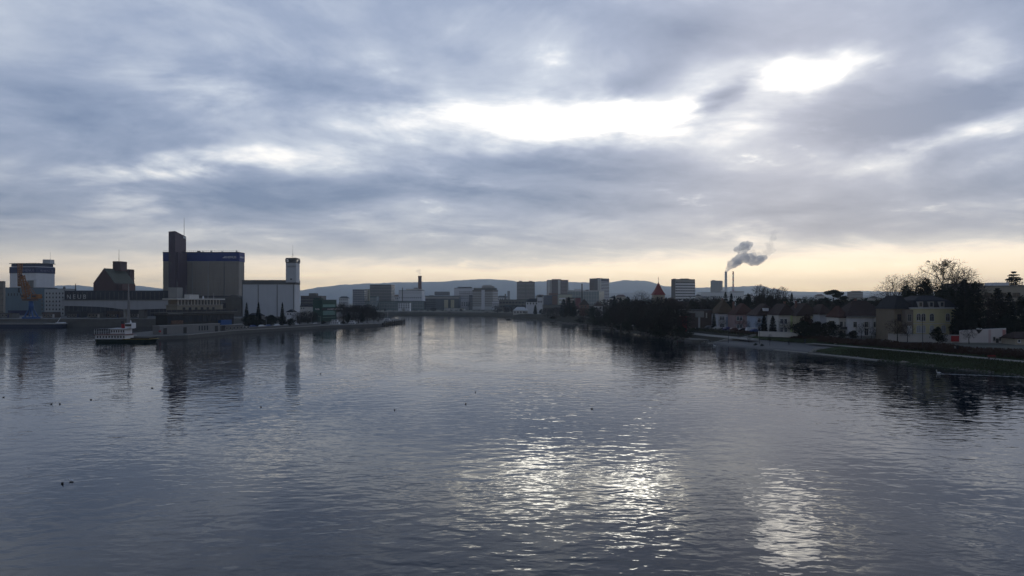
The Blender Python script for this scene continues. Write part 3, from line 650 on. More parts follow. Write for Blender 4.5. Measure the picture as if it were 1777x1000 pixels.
# low dark silo hall in front of it with the arched end
f = rect(305, 402, 520, 14); r = building('silo_hall', 'dark low hall with a rounded end below the blue topped silo', 'building', f, 5, PZ(515, 520), conc_dark, roof_flat, 0.7)
grid(r, face_of(f, 0), 8, PZ(519, 520), 12, 1, 0.6, 0.35, glass)
mb = MB(); xa, xb = PX(394, 515), PX(420, 515); pts = [(xa, 5), (xb, 5), (xb, PZ(524, 515))] + [(xa + (xb - xa) * (0.5 + 0.5 * math.cos(t)), PZ(524, 515) + math.sin(t) * 5.4) for t in [math.pi * i / 10 for i in range(1, 10)]] + [(xa, PZ(524, 515))]
n = len(pts); mb.v = [(p[0], 513, p[1]) for p in pts] + [(p[0], 519.9, p[1]) for p in pts]; mb.f = [tuple(range(n)), tuple(reversed(range(n, 2 * n)))] + [(i, n + i, n + (i + 1) % n, (i + 1) % n) for i in range(n)]; mb.m = [0] * len(mb.f)
mb.build('arched_end', mat('arch_concrete', (0.12, 0.11, 0.095), 0.9, 0.2, 0.3, streak=0.2), r)
mast(r, PX(361, 512), 512, 8, PZ(474, 512), 0.28, metal)
f2 = rect(292, 308, 512, 8); MB().prism(f2, 5, PZ(499, 512)).build('pale_cabin', conc, r)
# white silo with tower
d = 515; f = corner(420, d, 511.5, d, 520.5, 528); zt = PZ(488, d)
wsilo = mat('white_silo_panel', (0.50, 0.52, 0.55), 0.7, 0.08, 0.1, streak=0.10)
r = building('white_silo', 'long white silo with panel joints and a tall square tower', 'silo', f, 5, zt, wsilo, conc_dark, 0.8)
fr, fs = face_of(f, 0), face_of(f, 1); L = f[1][0] - f[0][0]
for u in (0.3, 12.2, 26.5, 38.8): MB().fbox(*fr, u - 0.25, u + 0.25, 5, PZ(494, d), 0.12).build('panel_joint', conc_dark, r)
for (u0, u1) in ((0.6, 11.9), (12.5, 26.2), (26.8, 38.5)): MB().fbox(*fr, u0, u1, 5.2, PZ(494, d), 0.08).build('wall_panel', wsilo, r)
MB().fbox(*fr, 0.1, L + 0.3, PZ(494, d), zt - 0.05, 0.2).build('gallery', conc_dark, r); Ls = (Vector(f[2]) - Vector(f[1])).length
MB().fbox(*fs, 0.22, Ls, PZ(494, d), zt - 0.05, 0.2).build('gallery', conc_dark, r)
windows(r, fr, [(1.4 + k * 1.62, PZ(493.2, d), 0.75, 1.5) for k in range(24)], conc_pale, False, 0)
MB().fbox(*fs, 1.0, Ls - 1.0, 5, PZ(494.5, d), 0.1).build('wall_panel', wsilo, r)
dt = 512; ft = corner(496, dt + 2, 514, dt, 520, dt + 12); zt2 = PZ(455, dt)
MB().prism(ft, zt - 1, zt2).build('tower', wsilo, r)
c = sum((Vector(p) for p in ft), Vector((0, 0))) / 4
core = [tuple(c + (Vector(p) - c) * 0.62) for p in ft]; MB().prism(core, zt2 + 0.01, PZ(449.5, dt)).build('tower_room', glass, r)
wide = [tuple(c + (Vector(p) - c) * 1.03) for p in ft]
MB().prism(wide, zt2 - 0.6, zt2 + 0.3).build('tower_floor', conc_dark, r); MB().prism(wide, PZ(449.4, dt), PZ(447.5, dt)).build('tower_roof', conc_dark, r)
for p in wide:
    q = c + (Vector(p) - c) * 0.95; MB().box(q.x - 0.45, q.x + 0.45, q.y - 0.45, q.y + 0.45, zt2 + 0.31, PZ(449.5, dt)).build('post', conc_dark, r)
MB().box(PX(496.3, dt), PX(500, dt), dt + 1.2, dt + 1.6, zt2 + 0.4, PZ(450.5, dt)).build('white_screen', white, r); MB().box(PX(516, dt + 9), PX(519, dt + 9), dt + 9, dt + 9.3, zt2 + 0.4, PZ(450.5, dt)).build('white_screen', white, r)
mast(r, c.x, c.y, PZ(447.4, dt), PZ(424, dt), 0.14, metal)
for s in (-1, 1): MB().tube((c.x + s * 1.8, c.y, PZ(447.4, dt)), (c.x, c.y, PZ(440, dt)), 0.08, 0.05, 4).build('mast_stay', metal, r)
text(r, 'NEUSKA', (PX(505.5, dt), dt + 0.85, PZ(464, dt)), 1.9, conc_dark, (ft[0], ft[1])); MB().box(PX(504, dt), PX(505.6, dt), dt - 0.2, dt + 1.3, zt + 0.9, PZ(483.5, dt)).build('tower_door', black, r)
# brick gabled silo
d = 600; xa, xb, xc = PX(162, d), PX(199, d), PX(234, d + 26); ze, zr = PZ(492, d), PZ(466.5, d)
r = empty('brick_silo', ((xa + xc) / 2, d + 10, 5), 'dark brick storehouse with steep gable and green grey roof', 'silo'); xm = (xa + xb) / 2
mb = MB(); A = [(xa, d, 5), (xb, d, 5), (xb, d, ze), (xm, d, zr), (xa, d, ze)]; B = [(xc - (xb - p[0]), d + 26, p[2]) for p in A]
mb.face(A); mb.face(B[::-1])
for i in (0, 1, 4): mb.face([A[i], B[i], B[(i + 1) % 5], A[(i + 1) % 5]])
mb.build('wall', brick, r)
mb = MB(); o = Vector((0, -0.3, 0.25))
for (i, j) in ((2, 3), (3, 4)):
    a1, a2, b1, b2 = (Vector(p) + Vector((0, 0, 0.15)) for p in (A[i], A[j], B[i], B[j])); mb.hexa([a1, b1, b2, a2], [p + Vector((0, 0, 0.35)) for p in (a1, b1, b2, a2)])
mb.build('roof', lead, r)
MB().box(PX(205, d + 3), PX(235, d + 24), d + 3, d + 24, 5, PZ(493.5, d + 3)).build('side_wing', brick, r)
MB().box(PX(212, 627), PX(233, 634), 627, 634, 5, PZ(467, 622)).build('back_wing', brick, r)
MB().box(PX(195.5, 612), PX(209.5, 612), 612, 622, PZ(470, 612), PZ(453.5, 612)).build('lift_house', brick, r); mast(r, PX(206.5, 615), 615, PZ(453.5, 615), PZ(433, 615), 0.2)
fz = ((xa, d), (xb, d))
for row, zz in enumerate((10, 14.5, 19, 23.5)): windows(r, fz, [(2.5 + 3.2 * k, zz, 0.9, 1.3) for k in range(6)], brick, False, 0)
# long dark hall behind the bridge
f = rect(112, 300, 530, 18); r = building('transit_shed', 'very long dark transit shed behind the grey concrete bridge', 'building', f, 5, PZ(505.5, 530), mat('shed_dark', (0.045, 0.045, 0.05), 0.8, 0.25, 0.15), roof_flat, 0.5)
text(r, 'N E U B', (PX(133, 530), 529.7, PZ(519, 530)), 5.0, conc_pale, squeeze=0.9); ribs(r, face_of(f, 0), 5, PZ(507, 530), 24, 0.3, conc_dark, 0.2, 'pilaster')
mast(r, PX(131, 533), 533, PZ(505, 533), PZ(492.5, 533), 0.5)
# concrete bridge beam with piers
d = 458; r = empty('concrete_bridge', (PX(215, d), d + 3, 3), 'pale concrete haunched bridge beam crossing the harbour mouth', 'bridge')
xs = [(108, 531), (140, 531.5), (170, 532.5), (195, 534.5), (212, 537), (240, 537.5), (262, 536.5), (285, 536), (315, 536)]
mb = MB()
for (a, ya), (b_, yb) in zip(xs[:-1], xs[1:]):
    A_, B_ = PX(a, d), PX(b_, d); zT = PZ(521.3, d)
    mb.hexa([(A_, d, PZ(ya, d)), (B_, d, PZ(yb, d)), (B_, d + 6, PZ(yb, d)), (A_, d + 6, PZ(ya, d))], [(A_, d, zT), (B_, d, zT), (B_, d + 6, zT), (A_, d + 6, zT)])
mb.build('girder', mat('bridge_concrete', (0.37, 0.375, 0.39), 0.9, 0.14, 0.2, streak=0.15), r)
MB().box(PX(108, d), PX(315, d), d - 0.35, d + 6.4, PZ(521.25, d), PZ(520.2, d)).build('deck_edge', conc_dark, r)
mb = MB()
for k in range(60): x = PX(110 + k * 3.4, d); mb.box(x - 0.05, x + 0.05, d, d + 0.1, PZ(520.1, d), PZ(517.2, d))
mb.box(PX(108, d), PX(312, d), d - 0.01, d + 0.11, PZ(517.1, d), PZ(516.8, d)); mb.build('railing', dark_metal, r)
for x, w, m in ((214.5, 3.4, conc), (244, 10, conc_dark)): MB().box(PX(x - w / 2, d), PX(x + w / 2, d), d + 1, d + 5, 3, PZ(536.6, d)).build('pier', m, r)
# leftmost navy topped silo
d = 620; fo = corner(17, d + 4, 63, d, 95, d + 14); zt = PZ(463.5, d); zb = PZ(474, d)
r = building('navy_silo', 'white silo with navy top band and flat overhanging roof behind the orange crane', 'silo', fo, 5, PZ(462.5, d), white, None)
for i in (0, 1):
    La = (Vector(fo[i + 1]) - Vector(fo[i])).length; MB().fbox(*face_of(fo, i), -0.3 if i == 0 else 0.0, La + (0.3 if i == 0 else 0.3), zb, zt, 0.3 + i * 0.002).build('navy_band', navy_clad, r)
c = sum((Vector(p) for p in fo), Vector((0, 0))) / 4
MB().prism([tuple(c + (Vector(p) - c) * 0.93) for p in fo], PZ(463, d), PZ(457.8, d)).build('top_storey', mat('top_storey_blue', (0.05, 0.05, 0.09), 0.7, 0.2, 0.2), r)
MB().prism([tuple(c + (Vector(p) - c) * 1.03) for p in fo], PZ(457.7, d), PZ(456.6, d)).build('roof', roof_flat, r)
d2 = d + 13; MB().box(PX(74, d2), PX(87, d2), d2, d2 + 6, PZ(456.8, d), PZ(450.5, d2)).build('lift_house', conc_pale, r); mast(r, PX(83.5, d2), d2 + 3, PZ(450.5, d2), PZ(437, d2), 0.15, metal)
fr = face_of(fo, 0); text(r, 'RHENUS', (PX(47, d), d - 0.6 + 1.6, PZ(471.5, d)), 3.6, mat('dim_lettering', (0.20, 0.20, 0.30), 0.7, 0.1, 1), fr); text(r, 'RHENUS', (PX(82, d + 8), d + 7.6, PZ(471.8, d)), 3.0, mat('dim_lettering', (0.2, 0.2, 0.3)), face_of(fo, 1))
MB().fbox(*fr, 12, 24.5, 6, PZ(487, d), 0.8).build('grey_bay', conc, r); MB().fbox(*fr, 11.5, 26, PZ(486.9, d), PZ(485.3, d), 1.3).build('canopy', white, r)
for k in range(3): MB().fbox(*fr, 20 + k * 1.6, 20.8 + k * 1.6, 6, PZ(487.2, d), 1.0).build('pipe', conc_dark, r)
# teal store, white window building, concrete silo at the frame edge
f = rect(8, 77, 560, 16); r = building('teal_store', 'teal grey warehouse front behind the orange harbour crane', 'building', f, 5, PZ(500, 560), mat('teal_wall', (0.14, 0.19, 0.225), 0.85, 0.14, 0.12, streak=0.18), roof_flat, 0.4)
fa = face_of(f, 0); grid(r, fa, 20, 24, 9, 1, 0.35, 0.5, glass, u=(2, 24)); MB().fbox(*fa, 3, 20, 5, 9, 0.3).build('door_row', navy_clad, r)
windows(r, fa, [(30.8, 6 + k * 3.3, 0.9, 1.4) for k in range(5)], conc, False, 0)
f = rect(77.2, 113, 550, 14); zt = PZ(502, 550); r = building('window_store', 'pale warehouse with six rows of small square windows', 'building', f, 5, zt, mat('pale_store', (0.42, 0.44, 0.45), 0.85, 0.1, 0.3, streak=0.12), roof_flat, 0.4)
fa = face_of(f, 0); L = fa[1][0] - fa[0][0]
windows(r, fa, [(1.7 + i * 2.62, 6.0 + j * 3.2, 1.15, 1.5) for i in range(6) for j in range(6)], conc_pale, False, 0)
MB().box(PX(110, 549), PX(112.5, 549), 548.6, 549.9, zt, PZ(497.5, 549)).build('chimney', conc_dark, r)
f = rect(113.4, 146, 556, 12); r = building('low_store', 'low pale store with arched windows right of the windowed warehouse', 'building', f, 5, PZ(530.5, 556), offwhite, roof_flat, 0.3)
windows(r, face_of(f, 0), [(1.6 + i * 2.5, 6.2, 1.2, 3.0) for i in range(6)], conc, True, 0)
d = 480; f = corner(-40, d, 6, d, 9.5, d + 12); r = building('ribbed_silo', 'tan concrete silo with horizontal ribs at the left frame edge', 'silo', f, 5, PZ(489, d), mat('tan_concrete', (0.22, 0.195, 0.165), 0.9, 0.15, 0.2, streak=0.15), roof_flat, 0.4)
for k in range(6): MB().fbox(*face_of(f, 0), 0.1, f[1][0] - f[0][0], 5 + k * 4.1, 5.35 + k * 4.1, 0.35).build('rib', conc_dark, r)
# quay clutter along the basin
random.seed(21)
kinds = [('sand_heap', 'heap of dark gravel on the harbour quay', 'heap'), ('pallet_stack', 'stack of dark crates on the harbour quay', 'crates')]
for i, (x, w, h, lab) in enumerate(((8, 26, 3.0, 'low dark store at the far left quay edge'), (84, 20, 3.6, 'dark shed below the windowed warehouse'), (128, 24, 4.2, 'dark lean-to under the left end of the bridge'), (165, 26, 3.4, 'dark shed under the bridge span'), (196, 22, 4.6, 'brown shed left of the bridge pier'), (232, 20, 5.0, 'dark shed right of the slim bridge pier'))):
    dd = 470 + 4 * (i % 3); f = rect(x - w / 2, x + w / 2, dd, 7); r = building('quay_shed', lab, 'shed', f, 5, 5 + h, (conc_dark, brown, dark_metal)[i % 3], roof_flat, 0.3, 'sheds along the harbour basin')
    windows(r, face_of(f, 0), [(1.5 + 2.4 * k, 6.0, 1.2, 1.3) for k in range(3)], conc, False, 0); MB().fbox(*face_of(f, 0), 6.8 if w > 19 else 5, 8.2, 5.1, 7.4, 0.06).build('door', conc_pale if i % 2 else navy_clad, r)
# orange slewing crane on blue pedestal
d = 446; X = PX(54, d); r = empty('harbour_crane', (X, d, 5), 'orange slewing crane on a blue pedestal at the quay', 'crane')
mb = MB()
for sx, sy in ((-1, -1), (1, -1), (1, 1), (-1, 1)): mb.tube((X + sx * 3.2, d + sy * 2.6, 5), (X + sx * 1.2, d + sy * 1.1, 10.5), 0.45, 0.4, 6)
mb.box(X - 4, X + 4, d - 3.1, d + 3.1, 5.0, 6.2); mb.build('portal', blue_paint, r)
MB().tube((X, d, 10.3), (X, d, PZ(522.5, d)), 1.5, 1.35, 12).build('pedestal', blue_paint, r, True)
MB().box(PX(42, d), PX(63, d), d - 2, d + 2, PZ(522, d), PZ(518.5, d)).build('turntable', mat('crane_dark', (0.12, 0.06, 0.03), 0.7), r)
mh = MB().box(PX(57, d), PX(69, d), d - 2, d + 2, PZ(518.4, d), PZ(511, d)).build('machine_house', orange, r)
MB().box(PX(59, d), PX(66, d), d - 2.06, d - 1.9, PZ(516, d), PZ(513, d)).build('louvre', dark_metal, mh)
cb = MB().box(PX(41.5, d), PX(46.5, d), d - 2.6, d, PZ(518.4, d), PZ(511.5, d)).build('cab', orange, r); MB().box(PX(41.9, d), PX(46.1, d), d - 2.66, d - 2.5, PZ(516, d), PZ(512.5, d)).build('pane', glass, cb)
A_ = Vector((PX(46, d), d, PZ(517, d))); T_ = Vector((PX(35, d), d, PZ(457, d))); M_ = Vector((PX(38.5, d), d, PZ(478, d)))
def lattice(mb, a, b, w0, w1, n, rr=0.16):
    a, b = Vector(a), Vector(b); ax = (b - a).normalized(); s = ax.cross(Vector((0, 1, 0))).normalized(); o = Vector((0, 1, 0)); prev = None
    for i in range(n + 1):
        t = i / n; c = a.lerp(b, t); w = w0 + (w1 - w0) * t; cur = [c + s * w + o * w, c - s * w + o * w, c - s * w - o * w, c + s * w - o * w]
        if prev:
            for k in range(4): mb.tube(prev[k], cur[k], rr, rr, 4, cap=False); mb.tube(prev[k], cur[(k + 1) % 4], rr * 0.6, rr * 0.6, 3, cap=False)
        prev = cur
    return mb
lattice(MB(), A_, M_, 1.0, 0.9, 9, 0.3).build('lower_boom', orange, r); lattice(MB(), P(33.5, 497, d), T_, 0.5, 0.9, 9, 0.28).build('upper_boom', orange, r)
MB().tube(M_, P(33, 480, d), 0.5, 0.5, 6).build('joint', dark_metal, r)
lattice(MB(), P(52, 511, d), P(47, 490, d), 0.8, 0.25, 5, 0.22).build('tower_frame', orange, r); MB().tube(P(47, 490, d), M_, 0.15, 0.15, 4).build('tie_rod', orange, r); MB().tube(P(62, 511, d), P(47, 490, d), 0.18, 0.18, 4).build('tie_rod', orange, r)
MB().tube(T_, P(33, 500, d), 0.06, 0.06, 4).build('cable', dark_metal, r); MB().tube(P(33, 500, d), P(33, 508, d), 0.5, 0.7, 6).build('grab', dark_metal, r)
# barge in the basin
d = 428; xa, xb = PX(-60, d), PX(105, d); r = empty('cargo_barge', ((xa + xb) / 2, d + 5, 0), 'long dark blue barge moored below the orange crane', 'barge')
hullm = mat('barge_navy', (0.03, 0.038, 0.075), 0.5, 0.2, 0.4)
b_ = [(xa, d), (xb - 5, d), (xb - 1.5, d + 3), (xb - 1.5, d + 7), (xb - 5, d + 10), (xa, d + 10)]; t_ = [(xa, d - 0.2), (xb - 4, d - 0.2), (xb, d + 3), (xb, d + 7), (xb - 4, d + 10.2), (xa, d + 10.2)]
MB().hexa([(*p, -0.5) for p in b_], [(*p, 1.9) for p in t_]).build('hull', hullm, r); MB().hexa([(*p, 1.903) for p in t_], [(*p, 2.4) for p in t_]).build('gunwale', conc, r)
MB().box(xa + 8, xb - 12, d + 1.5, d + 8.5, 2.403, 3.1).build('hatch_cover', conc_dark, r); MB().box(xb - 5, xb - 1.2, d + 2.8, d + 7.2, 2.403, 3.0).build('bow_deck', white, r)
MB().tube((xb - 5.0, d + 4, 2.4), (xb - 2.6, d + 4, 6.2), 0.18, 0.14, 6).build('derrick', white, r)

# ------------------------------------------------------------------ the pier peninsula: steel pylon, steamer, terminal
d = 292; X = PX(223, d); r = empty('steel_pylon', (X, d, 1.5), 'tall slender grey steel pylon rising beside the moored steamer', 'monument')
zt = PZ(492, d)
for k in range(3):                                     # three blades twisting to a point
    a0 = R(100 + 120 * k); mb = MB(); n = 14; prev = None
    for i in range(n + 1):
        t = i / n; a = a0 + t * 0.9; w = 0.78 * (1 - t) ** 0.7 + 0.10; th = 0.28 * (1 - t) + 0.05; z = 1.5 + (zt - 1.5) * t
        u = Vector((math.cos(a), math.sin(a), 0)); v = Vector((-u.y, u.x, 0)); c = Vector((X, d, z))
        cur = [c + v * th, c + u * w + v * th * 0.4, c + u * w - v * th * 0.4, c - v * th]
        if prev:
            for j in range(4): mb.face([prev[j], prev[(j + 1) % 4], cur[(j + 1) % 4], cur[j]])
        prev = cur
    mb.build('blade', steel_pale, r)
MB().tube((X, d, 1.5), (X, d, 1.95), 3.2, 3.0, 16).build('plinth', conc, r)
sx = X - 2.6; MB().tube((X - 6.5, d + 14, 1.5), (X - 6.5, d + 14, PZ(521, d + 14)), 0.42, 0.38, 8)
# steamer
d = 268; xa, xb = PX(160, d), PX(266, d); r = empty('paddle_steamer', ((xa + xb) / 2, d + 4, 0), 'old steamer with dark green hull, white decks and red black funnel at the pier tip', 'ship')
def hull(mb, x0, x1, y0, y1, z0, z1, rake=1.6, mi=0):
    ym = (y0 + y1) / 2
    b = [(x0 + rake, y0 + 0.6), (x1 - rake - 2, y0 + 0.6), (x1 - rake, ym), (x1 - rake - 2, y1 - 0.6), (x0 + rake, y1 - 0.6), (x0 + rake * 0.6, ym)]
    t = [(x0 + 0.8, y0), (x1 - 3, y0), (x1, ym), (x1 - 3, y1), (x0 + 0.8, y1), (x0, ym)]
    return mb.hexa([(*p, z0) for p in b], [(*p, z1) for p in t], mi)
hull(MB(), xa, xb, d, d + 7.5, -0.4, 1.25).build('hull', mat('hull_green', (0.015, 0.032, 0.022), 0.5, 0.2, 0.5), r)
MB().box(xa + 12, xb - 1.5, d - 0.05, d + 7.55, 1.254, 1.4).build('rubbing_strake', mat('strake_yellow', (0.30, 0.22, 0.06), 0.7), r)
MB().box(xa + 0.8, xa + 12.5, d + 0.7, d + 6.8, 1.26, 3.0).build('main_deck_house', white, r); MB().box(xa + 0.3, xa + 13.2, d + 0.2, d + 7.2, 3.003, 3.2).build('upper_deck', mat('deck_red', (0.13, 0.03, 0.03), 0.7), r)
fa = ((xa + 0.8, d + 0.7), (xa + 12.5, d + 0.7)); windows(r, fa, [(0.9 + k * 1.15, 1.75, 0.62, 0.85) for k in range(10)], white, False, 0)
MB().box(xa + 6.2, xa + 12.2, d + 1.4, d + 6.2, 3.203, 5.3).build('saloon', white, r); MB().box(xa + 5.8, xa + 12.9, d + 0.9, d + 6.7, 5.303, 5.5).build('saloon_roof', white, r)
windows(r, ((xa + 6.2, d + 1.4), (xa + 12.2, d + 1.4)), [(0.7 + k * 0.93, 3.95, 0.55, 0.9) for k in range(6)], white, False, 0)
mb = MB()
for k in range(7): x = xa + 0.6 + k * 0.9; mb.tube((x, d + 0.4, 3.2), (x, d + 0.4, 5.2), 0.06, 0.06, 4)
mb.box(xa + 0.4, xa + 6.0, d + 0.36, d + 0.44, 4.15, 4.23); mb.build('awning_posts', white, r)
MB().box(xa + 0.2, xa + 6.0, d + 0.2, d + 7.0, 5.21, 5.33).build('awning', mat('awning_dark', (0.06, 0.055, 0.06), 0.9), r)
fu = MB().tube((xa + 10.0, d + 3.8, 5.5), (xa + 9.9, d + 3.8, 7.2), 0.65, 0.65, 12).build('funnel', red_paint, r, False); MB().tube((xa + 9.9, d + 3.8, 7.21), (xa + 9.85, d + 3.8, 8.3), 0.66, 0.66, 12).build('funnel_top', black, fu)
wh = MB().box(xa + 11.6, xa + 14.2, d + 2.2, d + 5.4, 5.51, 7.6).build('wheelhouse', white, r); MB().box(xa + 11.7, xa + 14.1, d + 2.12, d + 2.3, 6.3, 7.2).build('pane', glass, wh)
MB().tube((xa + 13, d + 3.8, 7.6), (xa + 13, d + 3.8, 8.8), 0.35, 0.1, 8).build('dome', white, r)
MB().box(xa + 14.5, xa + 22, d + 0.8, d + 6.6, 1.26, 1.9).build('fore_deck', wood, r)
# terminal: white plinth storey along the quay, dark middle storey, dark glass terrace, ship shaped restaurant
ql = lambda t, off: tuple(Vector((PX(266, 297), 297)).lerp(Vector((PX(424, 352), 352)), t) + Vector((-0.93, 0.36)) * off)
A0, A1 = Vector((PX(266, 298), 298)), Vector((PX(424, 353), 353)); E = (A1 - A0).normalized(); Nn = Vector((-E.y, E.x))
def lp(u, off): q = A0 + E * u + Nn * off; return (q.x, q.y)
LT = (A1 - A0).length
def slab(u0, u1, o0, o1): return [lp(u0, o0), lp(u1, o0), lp(u1, o1), lp(u0, o1)]
f = slab(3.5, LT * 0.70, 0, 4.0)
r = building('pier_terminal', 'long pale landing building with dark doorways along the pier quay', 'building', f, 1.5, 5.2, mat('plinth_white', (0.20, 0.195, 0.19), 0.85, 0.15, 0.5, streak=0.15), conc, 0.25)
fa = face_of(f, 0)
for u in (2.0, 13.5, 33.5, 38.5): MB().fbox(*fa, u, u + 2.0, 1.5, 4.3, 0.05).build('doorway', black, r)
for k in range(4): MB().fbox(*fa, 23 + k * 1.7, 23.8 + k * 1.7, 2.4, 4.6, 0.05).build('window', glass, r)
mb = MB(); mb.tube((*lp(3, -0.5), 2.6), (*lp(3.2, -0.5), 3.4), 0.5, 0.5, 10); mb.build('life_ring_post', red_paint, r)
f = slab(LT * 0.71, LT, 0.5, 6); r = building('quay_store', 'low dark concrete store at the far end of the landing building', 'building', f, 1.5, 4.2, conc_dark, conc, 0.25)
windows(r, face_of(f, 0), [(2 + 2.6 * k, 2.2, 1.2, 1.1) for k in range(8)], conc, False, 0)
f = slab(12, LT * 0.95, 4.3, 11)
r = building('terrace_hall', 'dark glazed hall with a flat terrace above the landing building', 'building', f, 1.5, 9.9, mat('terrace_dark', (0.020, 0.021, 0.020), 0.7, 0.25, 0.4), conc_dark, 0.4)
fa = face_of(f, 0); L = (Vector(fa[1]) - Vector(fa[0])).length
ribs(r, fa, 5.6, 9.8, 14, 0.18, dark_metal, 0.15)
grid(r, fa, 6.0, 9.7, 14, 1, 0.85, 0.8, glass, 0.08)
mural = mat('mural', (0.12, 0.075, 0.055), 0.9, 1.2, 1.4); MB().fbox(*fa, 2, 9, 5.6, 7.4, 0.4).build('painted_wall', mural, r)
f = slab(10.5, LT * 0.98, 3.2, 12.5); mb = MB().prism(f, 10.75, 11.2); mb.build('terrace_deck', conc_dark, r)
mb = MB(); a, b = lp(10.5, 3.3), lp(LT * 0.98, 3.3); Lr = (Vector(b) - Vector(a)).length
for k in range(45): mb.fbox(a, b, k * Lr / 45, k * Lr / 45 + 0.07, 11.21, 12.3, 0.04)
mb.fbox(a, b, 0, Lr, 12.31, 12.4, 0.06); mb.build('railing', dark_metal, r)
gp = MB(); [gp.fbox(a, b, k * Lr / 15 + 0.1, (k + 1) * Lr / 15 - 0.1, 11.3, 12.2, -0.02, 0.06) for k in range(15)]; gp.build('glass_balustrade', glass, r)
def ship_shape(u0, u1, o0, o1, n=8):
    om, rr = (o0 + o1) / 2, (o1 - o0) / 2
    return [lp(u0, o0), lp(u1 - rr, o0)] + [lp(u1 - rr + rr * math.sin(t), om - rr * math.cos(t)) for t in [math.pi * i / n for i in range(1, n)]] + [lp(u1 - rr, o1), lp(u0, o1)]
f = ship_shape(18.5, 50, 5, 11.5); ctr = lp(33, 8)
r = empty('restaurant_deck', (*ctr, 11.2), 'ship shaped restaurant with white roof rim and rounded end on the terrace', 'restaurant')
MB().prism(f, 11.2, 14.3).build('wall', mat('restaurant_wall', (0.25, 0.23, 0.18), 0.85, 0.15, 0.5), r); MB().prism(ship_shape(17.8, 50.4, 4.6, 11.9), 14.31, 14.65).build('floor_slab', conc, r)
MB().prism(ship_shape(19.2, 49.4, 5.5, 11.0), 14.66, 17.0).build('window_band', glass, r)
MB().prism(ship_shape(17.2, 51.2, 4.0, 12.4), 17.01, 17.6).build('roof_rim', offwhite, r)
a, b = lp(19.2, 5.5), lp(46.6, 5.5)
for k in range(14): MB().fbox(a, b, k * 2.05, k * 2.05 + 0.35, 14.67, 17.0, 0.2).build('mullion', offwhite, r)
windows(r, (lp(18.5, 5), lp(46, 5)), [(4 + 3.8 * k, 11.9, 1.8, 1.5) for k in range(6)], conc, False, 0)
p0 = lp(27, 7); MB().prism(slab(27, 33, 6, 9), 17.61, 19.5).build('plant_room', offwhite, r)
for u, zt, m in ((20.5, 25.5, metal), (26, 24, metal), (44, 20.5, white)): q = lp(u, 7); mast(r, q[0], q[1], 17.6, zt, 0.09, m, 'flagpole')
q = lp(38, 8); MB().tube((*q, 17.61), (*q, 18.9), 0.5, 0.3, 8).build('vent', white, r)
f = slab(LT * 0.80, LT * 0.80 + 1.2, 6, 24)
# blue container, parked cars later
def container(label, u, off, m, rz=0.0):
    q = lp(u, off); o = empty('shipping_container', (*q, 4.47), label, 'container'); mb = MB(); f = slab(u, u + 7.5, off, off + 2.4)
    MB().prism(f, 4.47, 6.9).build('body', m, o); mbx = MB()
    for k in range(22): mbx.fbox(f[0], f[1], 0.15 + k * 0.33, 0.30 + k * 0.33, 4.6, 6.8, 0.06)
    c = mbx.build('corrugation', m, o); c['kind'] = 'stuff'
container('bright blue shipping container on the dark quay store', LT * 0.76, 2.5, blue_paint)
# green warehouse with white lettering
d = 470; f = corner(543, d, 558.5, d - 4, 584, d + 10); zt = PZ(521, d)
r = building('green_warehouse', 'dark green warehouse with pale green bands and white lettering', 'building', f, 5.0, PZ(521, d), green_clad, roof_flat, 0.3)
fa, fb = face_of(f, 0), face_of(f, 1); Lb = (Vector(f[2]) - Vector(f[1])).length; La = (Vector(f[1]) - Vector(f[0])).length
for (z0, z1) in ((PZ(533, d), PZ(528.5, d)), (PZ(547, d), PZ(539.5, d)), (PZ(556, d), PZ(550.5, d))): MB().fbox(*fb, 1.0, Lb - 1.5, max(z0, 5.2), z1, 0.15).build('pale_band', green_pale, r)
MB().fbox(*fb, -0.2, Lb + 16, PZ(538.6, d), PZ(534.4, d), 0.35, -0.2).build('sign_board', black, r)
text(r, 'LAGERPLATZ BASEL', (*(Vector(f[1]) + (Vector(f[2]) - Vector(f[1])).normalized() * 14 + Vector((0.12, -0.5))), PZ(538.0, d)), 1.25, sign_white, fb, squeeze=1.5); text(r, 'FLUSS', (*((Vector(f[0]) + Vector(f[1])) / 2 + Vector((-0.02, -0.25))), PZ(538, d)), 1.5, sign_white, fa)
MB().prism([tuple(Vector(p)) for p in (lambda c: [c + Vector((-4, -2)), c + Vector((0, -2.6)), c + Vector((1.5, 2)), c + Vector((-3, 2))])(sum((Vector(q) for q in f), Vector((0, 0))) / 4 + Vector((-3, 0)))], PZ(521, d) + 0.31, PZ(517.5, d)).build('roof_house', green_clad, r)
# small pieces of quay town between white silo and green warehouse
for i, (x0, x1, yt, dd, m, lab) in enumerate(((497, 509, 541.5, 440, white, 'small white hut in front of the white silo'), (521, 543, 532, 500, offwhite, 'pale shed left of the green warehouse'), (430, 452, 548, 430, conc_dark, 'dark low shed behind the first quay spruce'))):
    f = rect(x0, x1, dd, 7); z0 = 1.5 if dd < 480 else 5.0; r = building('harbour_hut', lab, 'shed', f, z0, PZ(yt, dd), m, None); hip_roof(r, f, PZ(yt, dd) + 0.02, PZ(yt, dd) + 1.6, slate, 0.3, 0.7)
    windows(r, face_of(f, 0), [(1 + 1.6 * k, PZ(yt, dd) - 1.9, 0.8, 1.0) for k in range(2)], white, False, 0)

